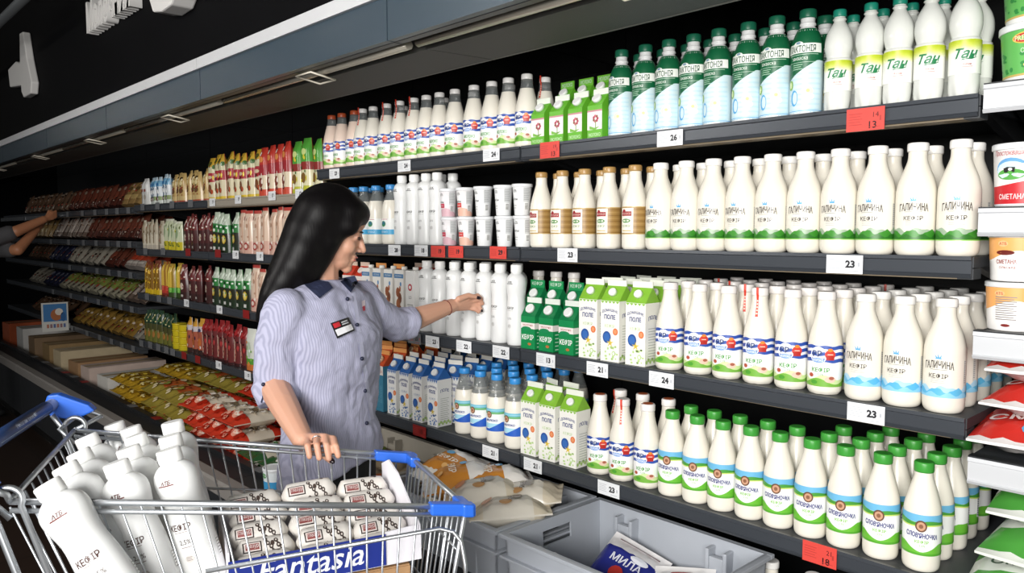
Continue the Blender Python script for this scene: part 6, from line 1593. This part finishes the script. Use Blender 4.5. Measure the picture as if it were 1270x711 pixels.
for k in range(28):
    t = 2 * PI * k / 28; rg.append(cb + sax * (.064 * math.cos(t)) + chest * (.060 * math.sin(t) + .004) + Vector((0, 0, .012 - .030 * max(0, math.sin(t)))) - base)
m.tube(rg, .012, NV, 8, closed=True); m.build('collar_band', woman)
patch('collar_flap', [([(374, 350), (404, 345), (413, 357), (396, 370)], NV)], off=.010)
patch('collar_flap', [([(419, 346), (440, 342), (444, 350), (435, 363)], NV)], off=.010)
patch('placket', [([(436, 364), (441, 362), (464, 520), (459, 521)], mat('#b4b5cc', .85))], off=.002, n=10)
for x, y in ((431, 371), (443, 403), (449, 445), (453, 485), (455, 525)):
    c0 = on_shirt(x, y, .003); c1 = on_shirt(x, y, .008); m = MB(); m.ball(lerp(c0, c1, .5) - base, (.0058, .0058, .0058), mat('#1a1f38', .4), u=10, w=8); m.build('button', woman)
bd = patch('name_badge', [([(410, 401), (432, 393.5), (440, 410), (418, 420)], mat('#17171a', .35))], off=.008)
patch('badge_plate', [([(415.5, 409.5), (435.5, 402), (438.5, 408.5), (419, 417)], mat('#e6e6ea', .35))], parent=bd, off=.0095)
patch('badge_mark', [([(412.5, 402), (420.5, 399), (423, 404.5), (415, 407.5)], mat('#c02a34', .4)), ([(423, 399.5), (430.5, 396.7), (431, 398.2), (423.6, 400.9)], mat('#c9cbd0', .4)), ([(424.2, 402), (432, 399.2), (432.5, 400.6), (424.8, 403.4)], mat('#c9cbd0', .4))], parent=bd, off=.0095)
patch('breast_emblem', [([(448.5, 374), (452.5, 372), (453, 379), (449, 381)], mat('#d8c9d0', .8)), ([(449.5, 380), (452.5, 378), (453, 385), (450.5, 386)], mat('#b83a48', .8))], off=.004, n=3)
patch('sleeve_tab', [([(330.5, 475), (332, 475.5), (325, 500), (323, 499.5)], NV)], off=.003)
c0 = on_shirt(326.5, 477, .004); m = MB(); m.ball(c0 - base, .0055, mat('#1a1f38', .4), u=10, w=8); m.build('button', woman)
# trousers and shoes
p_ = MB(); PANT = mat('#0f0f12', .8, name='black_trousers', bump=.2, nscale=30)
p_.loft([top(*q) for q in [(.90, .157, .108, -.002), (.82, .158, .108, -.004), (.74, .150, .10, -.004)]], DUM)
for h_, f_ in ((hipR, fR), (hipL, fL)):
    kn = (h_ + f_) / 2 + chest * .02 - FWH * .035
    p_.capsule(h_, kn, .084, .060, DUM); p_.capsule(kn, f_ + Vector((0, 0, .02)), .062, .050, DUM)
blob(p_, 'trousers', woman, PANT, .008, 5, .5, loc=base)
for f_ in (fR, fL):
    m = MB(); g = Vector((f_.x, f_.y, 0))
    m.capsule(g + Vector((0, 0, .045)) - chest * .03, g + Vector((0, 0, .038)) + chest * .12, .040, .034, DUM)
    m.ball(g + Vector((0, 0, .05)), (.042, .042, .05), DUM); m.loft([ring_pts(g + Vector((0, 0, z)) + chest * .045, sax, chest, .042, .125, 20, 2.6) for z in (.0, .02)], DUM)
    blob(m, 'shoe', woman, mat('#1a1a1d', .5), .006, 4, .5, loc=base)
# jewellery and nails
d_ = (elL - wrL).normalized(); wq = lerp(wrL, elL, .10); x_ = d_.orthogonal().normalized(); y_ = d_.cross(x_)
m = MB(); m.tube([wq + x_ * .0268 * math.cos(2 * PI * k / 20) + y_ * .0268 * math.sin(2 * PI * k / 20) - base for k in range(20)], .0016, mat('#7a3a30', .5), 6, closed=True); m.build('bracelet', woman)
NAIL = mat('#20141a', .2, name='dark_nail')
def nail(p, q, r, t=.0):
    d = (Vector(q) - Vector(p)).normalized(); m = MB()
    toc = (EYE - Vector(q)).normalized(); toc = (toc - d * toc.dot(d)).normalized()
    rot = Matrix((d.cross(toc), d, toc)).transposed(); m.ball(Vector(q) + toc * r * .55 + d * r * .5 - base, (r * .75, r * 1.25, r * .6), NAIL, rot, 10, 8); m.build('fingernail', woman)
nail(thR[1], thR[2], .0085); nail(thL[1], thL[2], .0085); nail(fingL[2][1], fingL[2][2], .006)
for f_ in fingR[:0]: nail(f_[1], f_[2], .007)
rp_ = lerp(fingR[1][0], fingR[1][1], .35); d_ = (fingR[1][1] - fingR[1][0]).normalized(); x_ = d_.orthogonal().normalized(); y_ = d_.cross(x_)
m = MB(); m.tube([rp_ + x_ * .0106 * math.cos(2 * PI * k / 16) + y_ * .0106 * math.sin(2 * PI * k / 16) - base for k in range(16)], .0013, CHROME, 6, closed=True); m.build('finger_ring', woman)

# ---- the man at the dim shelves, mostly outside the frame
b2 = at_d(-34, 330, 6.35); base2 = Vector((b2.x, b2.y - .02, 0))
man = empty('person', base2); tag(man, 'person in grey t-shirt at the left edge reaching both arms into dim shelf', 'person')
ch2 = Vector((.1, .99, 0)).normalized(); sx2 = Vector((ch2.y, -ch2.x, 0))
g = lambda z, a, b, f=0.0: ring_pts(base2 + Vector((0, 0, z)) + ch2 * f, sx2, ch2, a, b)
sk2 = skin_material('skin_tanned', '#b57a58')
m = MB(); m.loft([g(1.50, .055, .055), (g(1.46, .13, .08)), g(1.40, .18, .10), g(1.2, .17, .11), g(1.0, .15, .10), g(.85, .165, .11)], DUM)
hd2 = base2 + Vector((0, 0, 1.66)) + ch2 * .05
m.ball(hd2 + Vector((0, 0, .02)), (.078, .095, .10), DUM); m.ball(hd2 + ch2 * .045 + Vector((0, 0, -.06)), (.052, .05, .06), DUM); m.capsule(hd2 + ch2 * .09 + Vector((0, 0, .01)), hd2 + ch2 * .11 + Vector((0, 0, -.025)), .008, .011, DUM)
for q in (-1, 1): m.ball(hd2 + sx2 * .08 * q, (.012, .02, .03), DUM)
m.capsule(hd2 - Vector((0, 0, .05)), base2 + Vector((0, 0, 1.46)), .055, .06, DUM)
arms = [(base2 + sx2 * .19 + Vector((0, 0, 1.43)), at_d(20, 287, 6.28), at_d(54, 272.5, 6.45)), (base2 - sx2 * .17 + Vector((0, 0, 1.40)), at_d(22, 310, 6.30), at_d(45, 285, 6.48))]
for a, e, w in arms:
    m.capsule(a, e, .055, .046, DUM); m.capsule(e, w, .046, .032, DUM)
    dd = (w - e).normalized(); up_ = Vector((0, 0, 1)); sd = dd.cross(up_).normalized()
    for k in range(4):
        kn = w + dd * .08 + up_ * (.026 - .017 * k); m.capsule(w + dd * .015, kn, .024, .012, DUM); m.capsule(kn, kn + dd * .035 - sd * .008, .0105, .0095, DUM); m.capsule(kn + dd * .035 - sd * .008, kn + dd * .05 - sd * .03, .0095, .008, DUM)
    m.capsule(w + dd * .02, w + dd * .06 + up_ * .045 - sd * .02, .015, .012, DUM); m.capsule(w + dd * .06 + up_ * .045 - sd * .02, w + dd * .09 + up_ * .04 - sd * .03, .012, .010, DUM)
for q in (-1, 1): m.capsule(base2 + sx2 * .09 * q + Vector((0, 0, .85)), base2 + sx2 * .10 * q + Vector((0, 0, .09)), .085, .04, DUM)
blob(m, 'body', man, sk2, .007, 4, .5, loc=base2)
m = MB(); m.loft([g(1.475, .075, .07), g(1.445, .155, .10), g(1.39, .195, .118), g(1.2, .185, .128), g(1.0, .165, .118), g(.9, .175, .125)], DUM)
for a, e, w in arms: m.capsule(a, lerp(a, e, .85), .072, .066, DUM)
blob(m, 'tshirt', man, mat('#4b4a4c', .85, bump=.3, nscale=14), .009, 5, .5, loc=base2)
m = MB(); m.loft([g(.95, .172, .12), g(.8, .175, .125)], DUM)
for q in (-1, 1): m.capsule(base2 + sx2 * .09 * q + Vector((0, 0, .82)), base2 + sx2 * .10 * q + Vector((0, 0, .10)), .095, .062, DUM)
blob(m, 'trousers', man, mat('#131316', .85), .01, 4, .5, loc=base2)
m = MB(); m.ball(hd2 + Vector((0, 0, .045)) - ch2 * .012, (.086, .10, .088), DUM); m.ball(hd2 - ch2 * .05 + Vector((0, 0, -.01)), (.07, .06, .08), DUM); blob(m, 'hair', man, mat('#15100e', .6), .008, 4, .5, loc=base2)
for q in (-1, 1):
    m = MB(); m.ball(base2 + sx2 * .10 * q + ch2 * .06 + Vector((0, 0, .045)), (.05, .14, .045), DUM); blob(m, 'shoe', man, mat('#1c1c1e', .5), .008, 3, .5, loc=base2)
    m = MB(); m.ball(hd2 + ch2 * .083 + sx2 * .032 * q + Vector((0, 0, .015)), (.012, .009, .008), mat('#241a16', .4)); m.v = [tuple(Vector(v) - base2) for v in m.v]; m.build('eye', man)
m = MB(); m.ball(hd2 + ch2 * .093 + Vector((0, 0, -.062)), (.024, .007, .008), mat('#8f5246', .5)); m.v = [tuple(Vector(v) - base2) for v in m.v]; m.build('lips', man)
